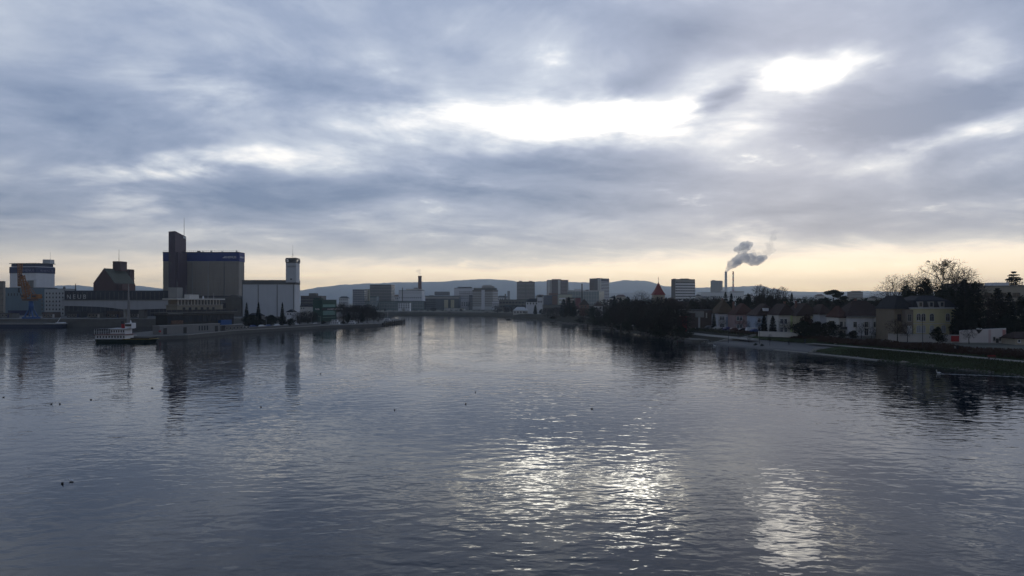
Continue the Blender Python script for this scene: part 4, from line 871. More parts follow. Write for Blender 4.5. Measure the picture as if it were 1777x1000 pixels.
# ------------------------------------------------------------------ right bank: houses
def house(name, label, x0, x1, d, depth, z0, ye, yr, wm, rm, rows, ridge=0.4, fm=white, gable=False, over=0.5, dx=0.0, chim=(0.3,), group='houses along the river street'):
    f = rect(x0, x1, d, depth); ze, zr = PZ(ye, d), PZ(yr, d + depth / 2)
    r = empty(name, ((f[0][0] + f[1][0]) / 2, d + depth / 2, z0), label, 'house', group)
    MB().prism(f, z0 - 2.5, ze).build('wall', wm, r); ro = hip_roof(r, f, ze + 0.02, zr, rm, over, ridge, gable=gable)
    L = f[1][0] - f[0][0]
    for c in chim: chimney(ro, f[0][0] + L * c, d + depth * 0.55, ze + (zr - ze) * 0.4, zr + 0.6)
    for (z, h, w, us) in rows: windows(r, face_of(f, 0), [(L * u, z, w, h) for u in us], fm)
    MB().fbox(*face_of(f, 0), -0.06, L + 0.06, z0 - 0.3, z0 + 0.6, 0.06).build('plinth', conc, r)
    MB().fbox(*face_of(f, 0), -over, L + over, ze - 0.12, ze + 0.04, over + 0.02).build('gutter', metal, r)
    return r, f
# far left: white house with steep mossy roof
r, f = house('row_house', 'white house with steep mossy roof, leftmost of the river street row', 1246, 1276, 312, 12, UP, 544, 520.5, white, tile_moss, [(7.8, 1.5, 0.9, (0.16, 0.30, 0.62, 0.8)), (4.4, 1.5, 0.9, (0.16, 0.30, 0.8))], 0.35, chim=(0.5,))
MB().box(f[0][0] + 3.6, f[0][0] + 6.2, 311.2, 311.96, UP, 9.2).build('bay', paleblue, r)
r, f = house('row_house', 'pink house with red hipped roof in the river street row', 1277, 1312, 298, 11, UP, 545.5, 526.5, pink, tile_red, [(8.0, 1.6, 0.95, (0.1, 0.26, 0.62, 0.92)), (4.5, 1.6, 0.95, (0.1, 0.26, 0.92))], 0.45, chim=(0.1,))
MB().fbox(*face_of(f, 0), 4.4, 4.6, UP, 10.8, 0.08).build('downpipe', metal, r)
r, f = house('row_house', 'pale blue house half hidden by two dark cypresses', 1313, 1352, 276, 11, UP, 547.5, 527, paleblue, tile_brown, [(7.8, 1.6, 0.95, (0.12, 0.5, 0.68)), (4.4, 1.6, 0.95, (0.12, 0.5))], 0.5, chim=())
dm = MB(); xa = PX(1328, 274); dm.box(xa, xa + 1.8, 275.2, 279, PZ(540, 276), PZ(535, 276)); ro = [c for c in r.children if c.name.startswith('roof')][0]
db = dm.build('dormer', white, ro)
r, f = house('row_house', 'cream house with tall shutters and a lime green corner', 1351.5, 1381, 262, 12, UP, 546.5, 527, offwhite, tile_brown, [(7.6, 1.8, 0.95, (0.16, 0.40)), (4.3, 1.8, 0.95, (0.16, 0.40))], 0.75, chim=(0.75,))
L = f[1][0] - f[0][0]; MB().fbox(*face_of(f, 0), L * 0.68, L, UP, PZ(547, 262), 0.35).build('lime_bay', lime, r)
windows(r, ((f[0][0] + L * 0.68, f[0][1] - 0.35), (f[1][0], f[1][1] - 0.35)), [(L * 0.2, 7.8, 0.9, 1.4), (L * 0.2, 4.4, 0.9, 1.4)], white)
for z in (7.3, 4.1): MB().fbox(*face_of(f, 0), L * 0.28, L * 0.52, z - 0.2, z, 0.8).build('balcony', offwhite, r)
r, f = house('row_house', 'yellowish house behind the big rounded bushes', 1382, 1421, 258, 12, UP, 547.5, 526, cream, tile_brown, [(8.0, 1.6, 0.95, (0.7, 0.9)), (4.6, 1.6, 0.95, (0.9,))], 0.8, chim=(0.3,))
r, f = house('row_house', 'plain grey white house with bare gable wall behind bushes', 1422, 1447, 252, 11, UP, 545, 528, mat('grey_render', (0.44, 0.45, 0.47), 0.85, 0.1, 0.5), tile_brown, [(8.4, 1.3, 0.8, (0.85,))], 0.4, chim=())
for h_, x_, dd_, y0_, y1_ in ((3, 1367, 264, 541, 536), (4, 1402, 260, 542, 537), (1, 1295, 300, 541, 536.5)):      # roof dormers
    rr_ = [o for o in col.objects if o.name.startswith('row_house') and o.type == 'EMPTY'][h_]; ro_ = [c for c in rr_.children if c.name.startswith('roof')][0]; X_ = PX(x_, dd_)
    dm_ = MB().box(X_ - 0.8, X_ + 0.8, dd_, dd_ + 4, PZ(y0_, dd_), PZ(y1_, dd_)).build('dormer', offwhite, ro_); MB().box(X_ - 0.5, X_ + 0.5, dd_ - 0.06, dd_ + 0.05, PZ(y0_, dd_) + 0.25, PZ(y1_, dd_) - 0.2).build('pane', glass, dm_); MB().box(X_ - 1.0, X_ + 1.0, dd_ - 0.3, dd_ + 4, PZ(y1_, dd_) + 0.003, PZ(y1_, dd_) + 0.18).build('dormer_roof', tile_brown, dm_)
# white house in front
r, f = house('corner_house', 'white two storey house with big red hipped roof left of the yellow villa', 1472, 1541, 236, 12, UP, 549, 522, white, tile_brown, [], 0.35, chim=(0.42,), over=0.8)
L = f[1][0] - f[0][0]
windows(r, face_of(f, 0), [(L * u, 7.3, 1.1, 1.7) for u in (0.17, 0.45, 0.68, 0.87)] + [(L * 0.455, 3.9 + 0.55, 1.1, 2.3), (L * 0.17, 4.4, 1.0, 1.7), (L * 0.87, 4.4, 1.0, 1.7)], offwhite)
for u in (0.45, 0.87):
    for s in (-1, 1): MB().fbox(*face_of(f, 0), L * u + s * 0.95 - 0.25, L * u + s * 0.95 + 0.25, 7.3, 9.0, 0.08).build('shutter', conc_pale, r)
MB().fbox(*face_of(f, 0), L * 0.615, L * 0.625, UP, 10.7, 0.1).build('downpipe', metal, r)
ro = [c for c in r.children if c.name.startswith('roof')][0]
for u, zz in ((0.3, 12.6), (0.6, 12.8)): 
    y0 = 236 + 2.4; sk = MB(); sk.face([(f[0][0] + L * u, y0 - 0.9, zz - 0.15), (f[0][0] + L * u + 0.8, y0 - 0.9, zz - 0.15), (f[0][0] + L * u + 0.8, y0 + 0.2, zz + 0.85), (f[0][0] + L * u, y0 + 0.2, zz + 0.85)]); sk.build('skylight', steel_pale, ro)
f2 = rect(1455, 1471.6, 238, 9); r2 = building('balcony_house', 'narrow white annexe with a dark balcony beside the white corner house', 'house', f2, UP, PZ(550.5, 238), offwhite, None, group='houses along the river street')
hip_roof(r2, f2, PZ(550.5, 238) + 0.02, PZ(531, 242), tile_red, 0.4, 0.3)
windows(r2, face_of(f2, 0), [(1.0, 7.4, 0.8, 1.6), (2.6, 7.4, 0.8, 1.6), (0.9, 4.2, 0.8, 1.7), (2.4, 4.2, 0.8, 1.7)], conc)
MB().fbox(*face_of(f2, 0), 0.0, 3.33, 6.3, 6.5, 1.2).build('balcony_slab', conc, r2); MB().fbox(*face_of(f2, 0), 0.02, 3.31, 6.52, 7.3, 1.2, -1.12).build('balcony_rail', dark_metal, r2)

# villa
d = 216; f = rect(1583, 1660, d, 14); ze = PZ(536, d)
r = empty('yellow_villa', (PX(1620, d), d + 7, UP), 'yellow villa with arched windows and slate mansard roof with dormers', 'villa')
MB().prism(f, UP - 0.5, ze).build('wall', yellow, r); fa = face_of(f, 0); L = f[1][0] - f[0][0]
cor = [tuple(Vector(p) + Vector(q) * 0.35) for p, q in zip(f, ((-1, -1), (1, -1), (1, 1), (-1, 1)))]
MB().prism(cor, ze + 0.01, ze + 0.4).build('cornice', conc_pale, r)
zt = PZ(521.5, d); ins = [tuple(Vector(p) + Vector(q) * 1.3) for p, q in zip(f, ((1, 1), (-1, 1), (-1, -1), (1, -1)))]
ro = MB().hexa([(*p, ze + 0.41) for p in f], [(*p, zt) for p in ins]).build('roof', slate, r)
c = (f[0][0] + f[1][0]) / 2; mb = MB(); mb.hexa([(*p, zt + 0.01) for p in ins], [(p[0] * 0.35 + c * 0.65, p[1] * 0.4 + (d + 7) * 0.6, PZ(513, d)) for p in ins]); mb.build('roof_cap', slate, ro)
for x in (1597.5, 1616, 1634.5):
    X = PX(x, d); dm = MB().box(X - 0.75, X + 0.75, d - 0.1, d + 2.5, ze + 0.42, PZ(523.5, d)).build('dormer', conc, ro); MB().box(X - 0.42, X + 0.42, d - 0.16, d - 0.05, ze + 0.7, PZ(525, d)).build('pane', glass, dm)
px = lambda x: PX(x, d) - f[0][0]
up_w = [(px(x), PZ(557, d), 1.25, 2.3) for x in (1594, 1602.3, 1617, 1644.5)]; windows(r, fa, up_w, conc_pale, True)
windows(r, fa, [(px(x), PZ(577, d), 1.25, 2.2) for x in (1594, 1602.3, 1617, 1637)], conc_pale, True, gm=mat('curtained_glass', (0.30, 0.31, 0.33), 0.3, 0.15, 1.0))
windows(r, fa, [(px(1651.5), PZ(581, d), 1.25, 2.8)], brown, True, 0, 'door', gm=brown)
MB().fbox(*fa, 0.02, L - 0.02, PZ(562.5, d), PZ(561.3, d), 0.12).build('string_course', conc_pale, r)
f3 = rect(1552, 1582.8, d + 1.5, 11); MB().prism(f3, UP - 0.5, PZ(536.5, d)).build('side_wing', mat('wing_render', (0.19, 0.155, 0.11), 0.85, 0.14, 0.5, streak=0.15), r); fw = face_of(f3, 0)
z2 = PZ(536.4, d); i3 = [tuple(Vector(p) + Vector(q) * 2.2) for p, q in zip(f3, ((1, 1), (-1, 1), (-1, -1), (1, -1)))]
MB().hexa([(p[0], p[1], z2) for p in [tuple(Vector(p) + Vector(q) * 0.4) for p, q in zip(f3, ((-1, -1), (1, -1), (1, 1), (-1, 1)))]], [(*p, PZ(513, d)) for p in i3]).build('side_roof', slate, r)
MB().box(PX(1569.5, d), PX(1583, d), d - 0.6, d + 1.4, UP - 0.4, PZ(538, d)).build('entrance_bay', mat('bay_grey', (0.20, 0.17, 0.14), 0.85, 0.15, 0.5), r)
fb = ((PX(1569.5, d), d - 0.6), (PX(1583, d), d - 0.6)); windows(r, fb, [(1.25, PZ(557, d), 1.1, 2.0)], conc, False); windows(r, fb, [(1.25, PZ(578, d), 1.2, 2.2)], conc_pale, False, 0, 'door', gm=conc_pale)
windows(r, fw, [(1.5, PZ(557, d), 1.1, 2.0)], brown, False)
# white garden wall, red panel, white pavilion
def wall_run(name, label, pts, h, m, th=0.3, cat='wall'):
    mb = MB()
    for a, b in zip(pts[:-1], pts[1:]):
        a, b = Vector(a), Vector(b); e = (b - a).normalized(); n = Vector((-e.y, e.x)) * th / 2
        mb.prism([tuple(a - n), tuple(b - n), tuple(b + n), tuple(a + n)], UP - 0.5, UP + h)
    r = empty(name, (*pts[0], UP), label, cat); mb.build('panel', m, r); mc = MB()
    for a, b in zip(pts[:-1], pts[1:]):
        a, b = Vector(a), Vector(b); e = (b - a).normalized(); n = Vector((-e.y, e.x)) * (th / 2 + 0.08)
        mc.prism([tuple(a - n), tuple(b - n), tuple(b + n), tuple(a + n)], UP + h + 0.003, UP + h + 0.12)
    mc.build('coping', conc_pale, r); return r
wall_run('garden_wall', 'long pale garden wall in front of the yellow villa', [(PX(1541, 212), 212), (PX(1664, 204), 204)], 2.3, mat('wall_grey_white', (0.50, 0.48, 0.46), 0.9, 0.12, 0.5, streak=0.15))
r = empty('red_billboard', (PX(1657, 203), 203, UP), 'bright red billboard against the garden wall', 'billboard'); X = PX(1657, 203)
MB().box(X - 1.15, X + 1.15, 202.8, 203, UP + 0.5, UP + 2.2).build('board', red_paint, r)
for s in (-1, 1): MB().box(X + s * 1.0 - 0.06, X + s * 1.0 + 0.06, 203.01, 203.1, UP - 0.2, UP + 2.2).build('post', offwhite, r)
d = 201; f = corner(1664.5, d + 2, 1741, d, 1746, d + 7); pav = mat('pavilion_white', (0.60, 0.56, 0.55), 0.9, 0.12, 0.4, streak=0.12)
r = empty('garden_pavilion', (PX(1705, d), d + 3, UP), 'white flat garden pavilion with a black triangle sign and dark door', 'building')
zp = PZ(570.5, d); MB().hexa([(*p, UP - 0.5) for p in f], [(*f[0], zp - 0.7), (*f[1], zp), (*f[2], zp - 0.1), (*f[3], zp - 0.7)]).build('wall', pav, r)
fa = face_of(f, 0); L = (Vector(f[1]) - Vector(f[0])).length; X0 = PX(1664.5, d)
pp = lambda x: PX(x, d) - X0
mb = MB(); p0 = Vector(f[0]); e = (Vector(f[1]) - p0).normalized(); n = Vector((e.y, -e.x)) * 0.1; q = lambda u: p0 + e * u + n
A_, B_, C_ = q(pp(1690)), q(pp(1702)), q(pp(1695.6)); mb.face([(*C_, zp - 1.6), (*B_, zp - 0.2), (*A_, zp - 0.25)]); mb.build('black_triangle', black, r)
text(r, 'VILLA', (*(q(pp(1696)) + n * 0.6), zp - 0.32), 0.65, sign_white, fa)
MB().fbox(*fa, pp(1733), pp(1738), UP, zp - 0.3, 0.05).build('pink_stripe', mat('pink_paint', (0.45, 0.24, 0.23), 0.85, 0.15, 0.6), r); MB().fbox(*fa, pp(1711), pp(1715), UP, zp - 0.3, 0.04).build('pink_stripe', mat('faint_pink', (0.46, 0.36, 0.36), 0.85, 0.15, 0.6), r)
MB().fbox(*fa, pp(1722.5), pp(1727), UP, PZ(587.5, d), 0.06).build('door', black, r); windows(r, fa, [(pp(1720), UP + 0.9, 0.5, 1.0), (pp(1729), UP + 0.9, 0.4, 1.0)], conc, False, 0)
MB().fbox(*fa, 0.1, L - 0.1, UP - 0.2, UP + 0.25, 0.12).build('plinth', conc, r)
wall_run('low_wall', 'low pinkish wall right of the white garden pavilion', [(PX(1747, 200), 200), (PX(1760, 198), 198)], 1.5, pav)
f = rect(1761, 1800, 196, 6); r = building('garden_hut', 'small pale hut with hipped dark roof at the right frame edge', 'hut', f, UP, UP + 1.9, beige, None); hip_roof(r, f, UP + 1.92, UP + 3.6, tile_brown, 0.5, 0.4)
windows(r, face_of(f, 0), [(1.2, UP + 0.7, 0.6, 0.7)], white, False, 0)
wall_run('street_wall', 'low pale garden wall with piers in front of the cream house', [(PX(1316, 254), 254), (PX(1384, 243), 243)], 1.3, offwhite)
# apartment block behind
d = 260; f = corner(1690, d, 1790, d - 8, 1840, d + 20); r = building('apartment_block', 'grey beige flat roofed apartment block behind the dark cypresses', 'building', f, UP, PZ(498, d), beige, conc, 0.4)
fa = face_of(f, 0); windows(r, fa, [(px_, z, 2.2, 1.5) for px_ in (13.2, 17.5, 4.5, 9) for z in (17.8, 14.6, 11.4, 8.2)], conc_dark, False, 1)
MB().box(PX(1727, d + 3), PX(1751, d + 3), d + 3, d + 9, PZ(498, d) + 0.42, PZ(490.5, d + 3)).build('roof_house', white, r)
f = rect(1664, 1707, 275, 10); r = building('dark_block', 'dark flat roofed block peeking out above the tall cypress', 'building', f, UP, PZ(494, 275), conc_dark, black, 0.6); grid(r, face_of(f, 0), 6, PZ(497, 275), 5, 6, 0.6, 0.5, glass)
# church
d = 400; X = PX(1142.5, d); w = 18.5 * d / F / 2; z1 = PZ(512, d); r = empty('church', (X, d, UP), 'small church with beige tower and red pyramid roof behind bare trees', 'church')
MB().box(X - w, X + w, d - w, d + w, UP - 0.5, z1).build('tower', beige, r)
mb = MB(); e = w + 0.45; k = w * 0.62; zk = PZ(503.5, d); za = PZ(490, d)
b1 = [(X - e, d - e), (X + e, d - e), (X + e, d + e), (X - e, d + e)]; b2 = [(X - k, d - k), (X + k, d - k), (X + k, d + k), (X - k, d + k)]
mb.hexa([(*p, z1 + 0.01) for p in b1], [(*p, zk) for p in b2]); mb.hexa([(*p, zk + 0.005) for p in b2], [(X + (p[0] - X) * 0.04, d + (p[1] - d) * 0.04, za) for p in b2])
ro = mb.build('tower_roof', mat('church_tile', (0.22, 0.055, 0.05), 0.8, 0.2, 0.8), r)
cr = MB().box(X - 0.08, X + 0.08, d - 0.08, d + 0.08, za, PZ(480.5, d)); cr.box(X - 0.5, X + 0.5, d - 0.06, d + 0.06, PZ(484.5, d), PZ(484, d)); cr.build('cross', dark_metal, ro)
windows(r, ((X - w, d - w), (X + w, d - w)), [(w * 0.6, z1 - 3.2, 0.9, 2.0), (w * 1.4, z1 - 3.2, 0.9, 2.0)], conc, True, 0)
fn = [(X + w + 0.02, d - 4), (X + 26, d - 4), (X + 26, d + 8), (X + w + 0.02, d + 8)]; MB().prism(fn, UP - 0.5, UP + 7).build('nave', beige, r); hip_roof(r, fn, UP + 7.02, UP + 12.5, tile_brown, 0.4, 0.95, 'nave_roof')
windows(r, (fn[0], fn[1]), [(3 + 3.6 * k_, UP + 2.5, 1.1, 3.2) for k_ in range(6)], conc, True, 0)
# cultural hall with red lattice panel
d = 322; f = rect(1188, 1240, d, 12); r = building('modern_hall', 'dark brown modern hall with a pale recessed front beside the red lattice', 'building', f, UP, PZ(539, d), brown, roof_flat, 0.3)
fa = face_of(f, 0); MB().fbox(*fa, 5, 9.0, PZ(551, d), PZ(540.5, d), 0.6).build('pale_front', conc, r); MB().fbox(*fa, 0.2, 5.0, PZ(543.5, d), PZ(540, d), 0.5).build('grey_lintel', conc, r); MB().fbox(*fa, 6.4, 7.2, UP, PZ(551, d) - 0.02, 0.5).build('column', conc_pale, r)
windows(r, fa, [(10.3, PZ(551, d), 0.35, 2.0)], offwhite, False, 0, gm=offwhite)
f = rect(1150, 1190, d + 8, 12); r = building('slate_roof_house', 'pale house with big brown roof behind the red lattice panel', 'house', f, UP, PZ(536, d), offwhite, None); hip_roof(r, f, PZ(536, d) + 0.02, PZ(516, d), tile_brown, 0.6, 0.4)
windows(r, face_of(f, 0), [(8 + 1.5 * k_, PZ(544, d), 0.8, 1.6) for k_ in range(2)], white)
d = 312; Xa, Xb = PX(1175, d), PX(1192, d); r = empty('red_lattice', ((Xa + Xb) / 2, d, UP), 'dark red lattice wall standing beside the big bare willows', 'lattice wall')
mb = MB().box(Xa, Xb, d, d + 0.3, UP - 2.8, PZ(549, d)); mb.build('backing', mat('lattice_red', (0.20, 0.012, 0.02), 0.6, 0.2, 0.6), r)
nx, nz = 6, 7
for i in range(nx):
    for j in range(nz):
        x = Xa + (Xb - Xa) * (i + 0.5) / nx; z = UP + (PZ(549, d) - UP) * (j + 0.5) / nz; s = 0.26
        MB().face([(x, d - 0.06, z - s), (x + s, d - 0.06, z), (x, d - 0.06, z + s), (x - s, d - 0.06, z)]).build('diamond', red_paint if (i + j) % 2 else mat('lattice_dark', (0.05, 0.01, 0.012), 0.7), r)
# houses further up the bank
for (nm, lab, x0, x1, yt, yr, dd, wm, rm, z) in (('bank_house', 'white bank house with a small dark pointed turret', 913, 939, 524, 518, 700, white, slate, 0), ('bank_house', 'white gabled house under the rightmost high rise', 1032, 1046, 531, 523, 540, white, tile_brown, 0), ('bank_house', 'brown house right of the dark conifer group', 1007, 1022, 529, 519, 600, brick_mid, tile_brown, 0), ('bank_house', 'pale slanted greenhouse roof shed near the far bank', 891, 916, 539, 533, 690, offwhite, conc_pale, 0), ('bank_house', 'small pale house low behind the far bank trees', 995, 1005, 537, 532, 610, offwhite, tile_red, 0)):
    f = rect(x0, x1, dd, 10); r = building(nm, lab, 'house', f, UP, PZ(yt, dd), wm, None, group='houses on the wooded bank'); hip_roof(r, f, PZ(yt, dd) + 0.02, PZ(yr, dd), rm, 0.5, 0.5)
    n = max(2, int((f[1][0] - f[0][0]) / 3)); windows(r, face_of(f, 0), [(1.5 + 3 * k_, PZ(yt, dd) - 2.4, 1.1, 1.5) for k_ in range(n)], conc, False, 0)
    if 'turret' in lab:
        X = PX(937, dd); MB().box(X - 2.6, X + 2.6, dd - 1.5, dd + 3, UP, PZ(516, dd)).build('turret', white, r); mb = MB(); b = [(X - 3, dd - 1.9), (X + 3, dd - 1.9), (X + 3, dd + 3.4), (X - 3, dd + 3.4)]
        mb.hexa([(*p, PZ(515.9, dd)) for p in b], [(X + (p[0] - X) * 0.03, dd + 0.7 + (p[1] - dd - 0.7) * 0.03, PZ(511, dd)) for p in b]); mb.build('turret_roof', slate, r); windows(r, ((X - 2.6, dd - 1.5), (X + 2.6, dd - 1.5)), [(1.5, PZ(525, dd), 1.0, 1.5), (3.7, PZ(525, dd), 1.0, 1.5)], conc, False, 0)
# steps and landings on the grass bank
def bank_steps(label, x0, y0, x1, y1, d0, d1, w, name='bank_steps'):
    a, b = P(x0, y0, d0), P(x1, y1, d1); n = max(4, int((b - a).length / 0.9)); r = empty(name, tuple(a), label, 'steps', 'stone ramps on the grass bank')
    e = Vector((b.x - a.x, b.y - a.y)).normalized(); s = Vector((-e.y, e.x)) * w / 2
    for i in range(n):
        p, q = a.lerp(b, i / n), a.lerp(b, (i + 0.94) / n); z = max(p.z, q.z)
        MB().prism([tuple(p.xy - s), tuple(q.xy - s), tuple(q.xy + s), tuple(p.xy + s)][::-1] if False else [tuple(p.xy + s), tuple(p.xy - s), tuple(q.xy - s), tuple(q.xy + s)], z - 0.6, z + 0.04).build('slab', gravel, r)

# ------------------------------------------------------------------ trees
def bare_mesh(seed, H=20.0, W=14.0, fork=0.22, low=0.28, tips=520, tw=0.03, droop=0.0, shell=0.45, squash=1.0):
    """trunk, limbs that split again and again towards tips spread through a rounded crown, and fine twigs at each tip"""
    rng = random.Random(seed); tr, cr = MB(), MB(); zc, rz_ = H * (1 + low) / 2, H * (1 - low) / 2; pts = []
    while len(pts) < tips:
        p = Vector((rng.uniform(-1, 1), rng.uniform(-1, 1), rng.uniform(-1, 1)))
        if shell < p.length <= 1 and rng.random() < 0.35 + 0.65 * p.length:
            b = 1 + 0.16 * math.sin(3 * math.atan2(p.y, p.x) + seed) + 0.12 * math.sin(5 * p.z + seed * 2) + rng.gauss(0, 0.05)
            pts.append(Vector((p.x * W / 2 * b, p.y * W / 2 * b, zc + p.z * rz_ * (0.93 + 0.07 * b))))
    R0 = H * 0.019
    fk = Vector((rng.gauss(0, 0.2), rng.gauss(0, 0.2), H * fork)); tr.tube((0, 0, -0.3), fk, R0 * 1.15, R0, 8, cap=False)
    def rad(n): return max(tw, R0 * (n / tips) ** 0.43)
    def seg(a, b, ra, rb, mb=None):
        m = (a + b) / 2 + Vector((rng.gauss(0, 1), rng.gauss(0, 1), rng.gauss(0, 1))) * (b - a).length * 0.06
        for p, q, u, v in ((a, m, ra, (ra + rb) / 2), (m, b, (ra + rb) / 2, rb)): (mb or cr).tube(p, q, u, v, 5 if ra > 0.12 else 3, cap=False)
    def grow(ps, a, lev):
        if len(ps) == 1:
            b = ps[0]; seg(a, b, tw, tw * 0.8); d = (b - a).normalized(); L = min(1.6, max(0.5, H * 0.06))
            for k in range(3):
                o = (d + Vector((rng.gauss(0, .55), rng.gauss(0, .55), rng.gauss(0.1 - droop, .45)))).normalized(); st = a.lerp(b, rng.uniform(0.35, 1.0)); e = st + o * L * rng.uniform(0.5, 1.1); cr.tube(st, e, tw * 0.8, tw * 0.45, 3, cap=False)
            return
        c = sum(ps, Vector()) / len(ps); b = a.lerp(c, 0.42 if lev else 0.28) + Vector((0, 0, (c - a).length * (0.06 - droop * 0.1)))
        seg(a, b, rad(len(ps)), rad(len(ps)) * 0.9, tr if lev == 0 else None)
        k = 4 if lev == 1 else 3 if lev < 3 and len(ps) > 5 else 2; k = min(k, len(ps)); sd_ = rng.sample(ps, k); grp = [[] for _ in range(k)]
        for p in ps:
            dn = (p - b).normalized(); grp[max(range(k), key=lambda i: dn.dot((sd_[i] - b).normalized()) - 0.02 * (p - sd_[i]).length)].append(p)
        grp = [g for g in grp if g]
        if len(grp) == 1 and len(ps) > 1: h = len(ps) // 2; grp = [ps[:h], ps[h:]]
        for g in grp: grow(g, b, lev + 1)
    grow(pts, fk, 0)
    return tr, cr
def leaf_blob(mb, c, rx, ry, rz, n, size, rng, mi=0, shell=0.35):
    for _ in range(n):
        while True:
            p = Vector((rng.uniform(-1, 1), rng.uniform(-1, 1), rng.uniform(-1, 1)))
            if shell < p.length <= 1: break
        q = Vector((c[0] + p.x * rx, c[1] + p.y * ry, c[2] + p.z * rz)); a = Vector((rng.gauss(0, 1), rng.gauss(0, 1), rng.gauss(0, 0.7))).normalized(); b = a.orthogonal().normalized(); s = size * rng.uniform(0.6, 1.3)
        mb.face([q - a * s, q + b * s * 0.45, q + a * s, q - b * s * 0.45], mi)
def evergreen_mesh(seed, H, W, n=2600, size=0.34, lobes=9):
    rng = random.Random(seed); tr, cr = MB(), MB(); tr.tube((0, 0, -0.3), (0, 0, H * 0.6), H * 0.02, H * 0.012, 6)
    for i in range(lobes):
        t = (i + 0.5) / lobes; z = H * (0.18 + 0.68 * t); rad = W / 2 * math.sin(math.pi * min(0.95, 0.25 + 0.68 * t)) ; a = rng.uniform(0, 6.3); o = rng.uniform(0.1, 0.55) * rad
        leaf_blob(cr, (math.cos(a) * o, math.sin(a) * o, z), rad * 0.72, rad * 0.72, H * 0.15, n // lobes, size, rng)
    return tr, cr
def spruce_mesh(seed, H, W, tiers=15, col_=False, ex=0.85):
    rng = random.Random(seed); tr, cr = MB(), MB(); tr.tube((0, 0, -0.3), (0, 0, H * 0.97), H * 0.014, 0.03, 6)
    for i in range(tiers):
        t = i / (tiers - 1); z = H * (0.06 + 0.92 * t) + rng.uniform(-0.3, 0.3)
        zt_ = z; rad = rng.uniform(0.82, 1.12) * W / 2 * ((1 - t) ** (0.45 if col_ else ex) + 0.03); nb = max(5, int(12 * (1 - t) + 6))
        for j in range(nb):
            a = 2 * math.pi * (j + rng.random() * 0.8) / nb; L = rad * rng.uniform(0.72, 1.12); dr = -0.10 * L if col_ else -0.32 * L; d2 = Vector((math.cos(a), math.sin(a), 0)); s = Vector((-d2.y, d2.x, 0)); rise = H * (0.09 if col_ else 0.015)
            m = max(3, int(L / 0.45))
            for k in range(m):
                u = (k + 0.5) / m; c = d2 * L * u + Vector((0, 0, z + (j % 3 - 1) * 0.22 + dr * u * u + rise * u)); w = (0.42 + 0.25 * L * (1 - u) * 0.4)
                for sg in (-1, 1):
                    e = c + s * sg * w * rng.uniform(0.6, 1.2) + d2 * 0.25 * w + Vector((0, 0, rng.uniform(-0.35, 0.15)))
                    cr.face([c - d2 * 0.3, e, c + d2 * 0.35])
                cr.face([c - d2 * 0.3 + Vector((0, 0, 0.1)), c + d2 * 0.3 + Vector((0, 0, -0.4)), c + d2 * 0.45])
    return tr, cr
def pine_mesh(seed, H):
    rng = random.Random(seed); tr, cr = MB(), MB(); tr.tube((0, 0, -0.3), (H * 0.04, 0, H * 0.62), H * 0.022, H * 0.016, 7); tr.tube((H * 0.04, 0, H * 0.62), (0, 0, H * 0.92), H * 0.016, 0.06, 6)
    for i in range(11):
        a = rng.uniform(0, 6.3); z = H * rng.uniform(0.6, 0.97); L = H * rng.uniform(0.08, 0.33) * (1.25 - (z / H - 0.6)); c = Vector((math.cos(a) * L, math.sin(a) * L, z))
        tr.tube((H * 0.03, 0, z - H * 0.08), c, 0.14, 0.05, 4); leaf_blob(cr, c, H * 0.13, H * 0.13, H * 0.045, 240, 0.36, rng, shell=0.0)
    return tr, cr
PROTO = {}
def proto(key, mk, cm):
    tr, cr = mk; ms = []
    for nm, mb, m in (('trunk', tr, bark), ('crown', cr, cm)):
        me = bpy.data.meshes.new(key + '_' + nm); me.from_pydata(mb.v, [], mb.f); me.materials.append(m); me.update(); ms.append(me)
    PROTO[key] = (ms, max(v[2] for v in cr.v))
proto('bareA', bare_mesh(1, 22, 15, 0.20, 0.25, 700, 0.026), twig)
proto('bareB', bare_mesh(7, 26, 21, 0.14, 0.20, 1000, 0.022, shell=0.55), twig)
proto('bareC', bare_mesh(12, 18, 15, 0.14, 0.08, 1000, 0.05, 0.5, 0.1), twig)
proto('bareD', bare_mesh(23, 18, 13, 0.16, 0.16, 800, 0.045, 0.0, 0.2), twig)
proto('tallbare', bare_mesh(31, 22, 7.5, 0.30, 0.36, 420, 0.035, 0.0, 0.2), twig)
proto('small', bare_mesh(44, 6, 5, 0.22, 0.26, 180, 0.014), twig)
proto('ever', evergreen_mesh(3, 14, 9, 3600), leafm)
proto('ever2', evergreen_mesh(5, 14, 11, 3600, 0.36, 12), leafm)
proto('bush', evergreen_mesh(8, 5, 7, 2400, 0.22, 8), leafm)
proto('bushbrown', evergreen_mesh(9, 5, 6, 1800, 0.2, 8), hedge_m)
proto('spruce', spruce_mesh(2, 18, 7, 30), needle)
proto('cypress', spruce_mesh(4, 16, 5.0, 30, True), needle)
proto('broadspruce', spruce_mesh(15, 24, 12, 44, False, 0.66), needle)
proto('pine', pine_mesh(6, 14), needle)
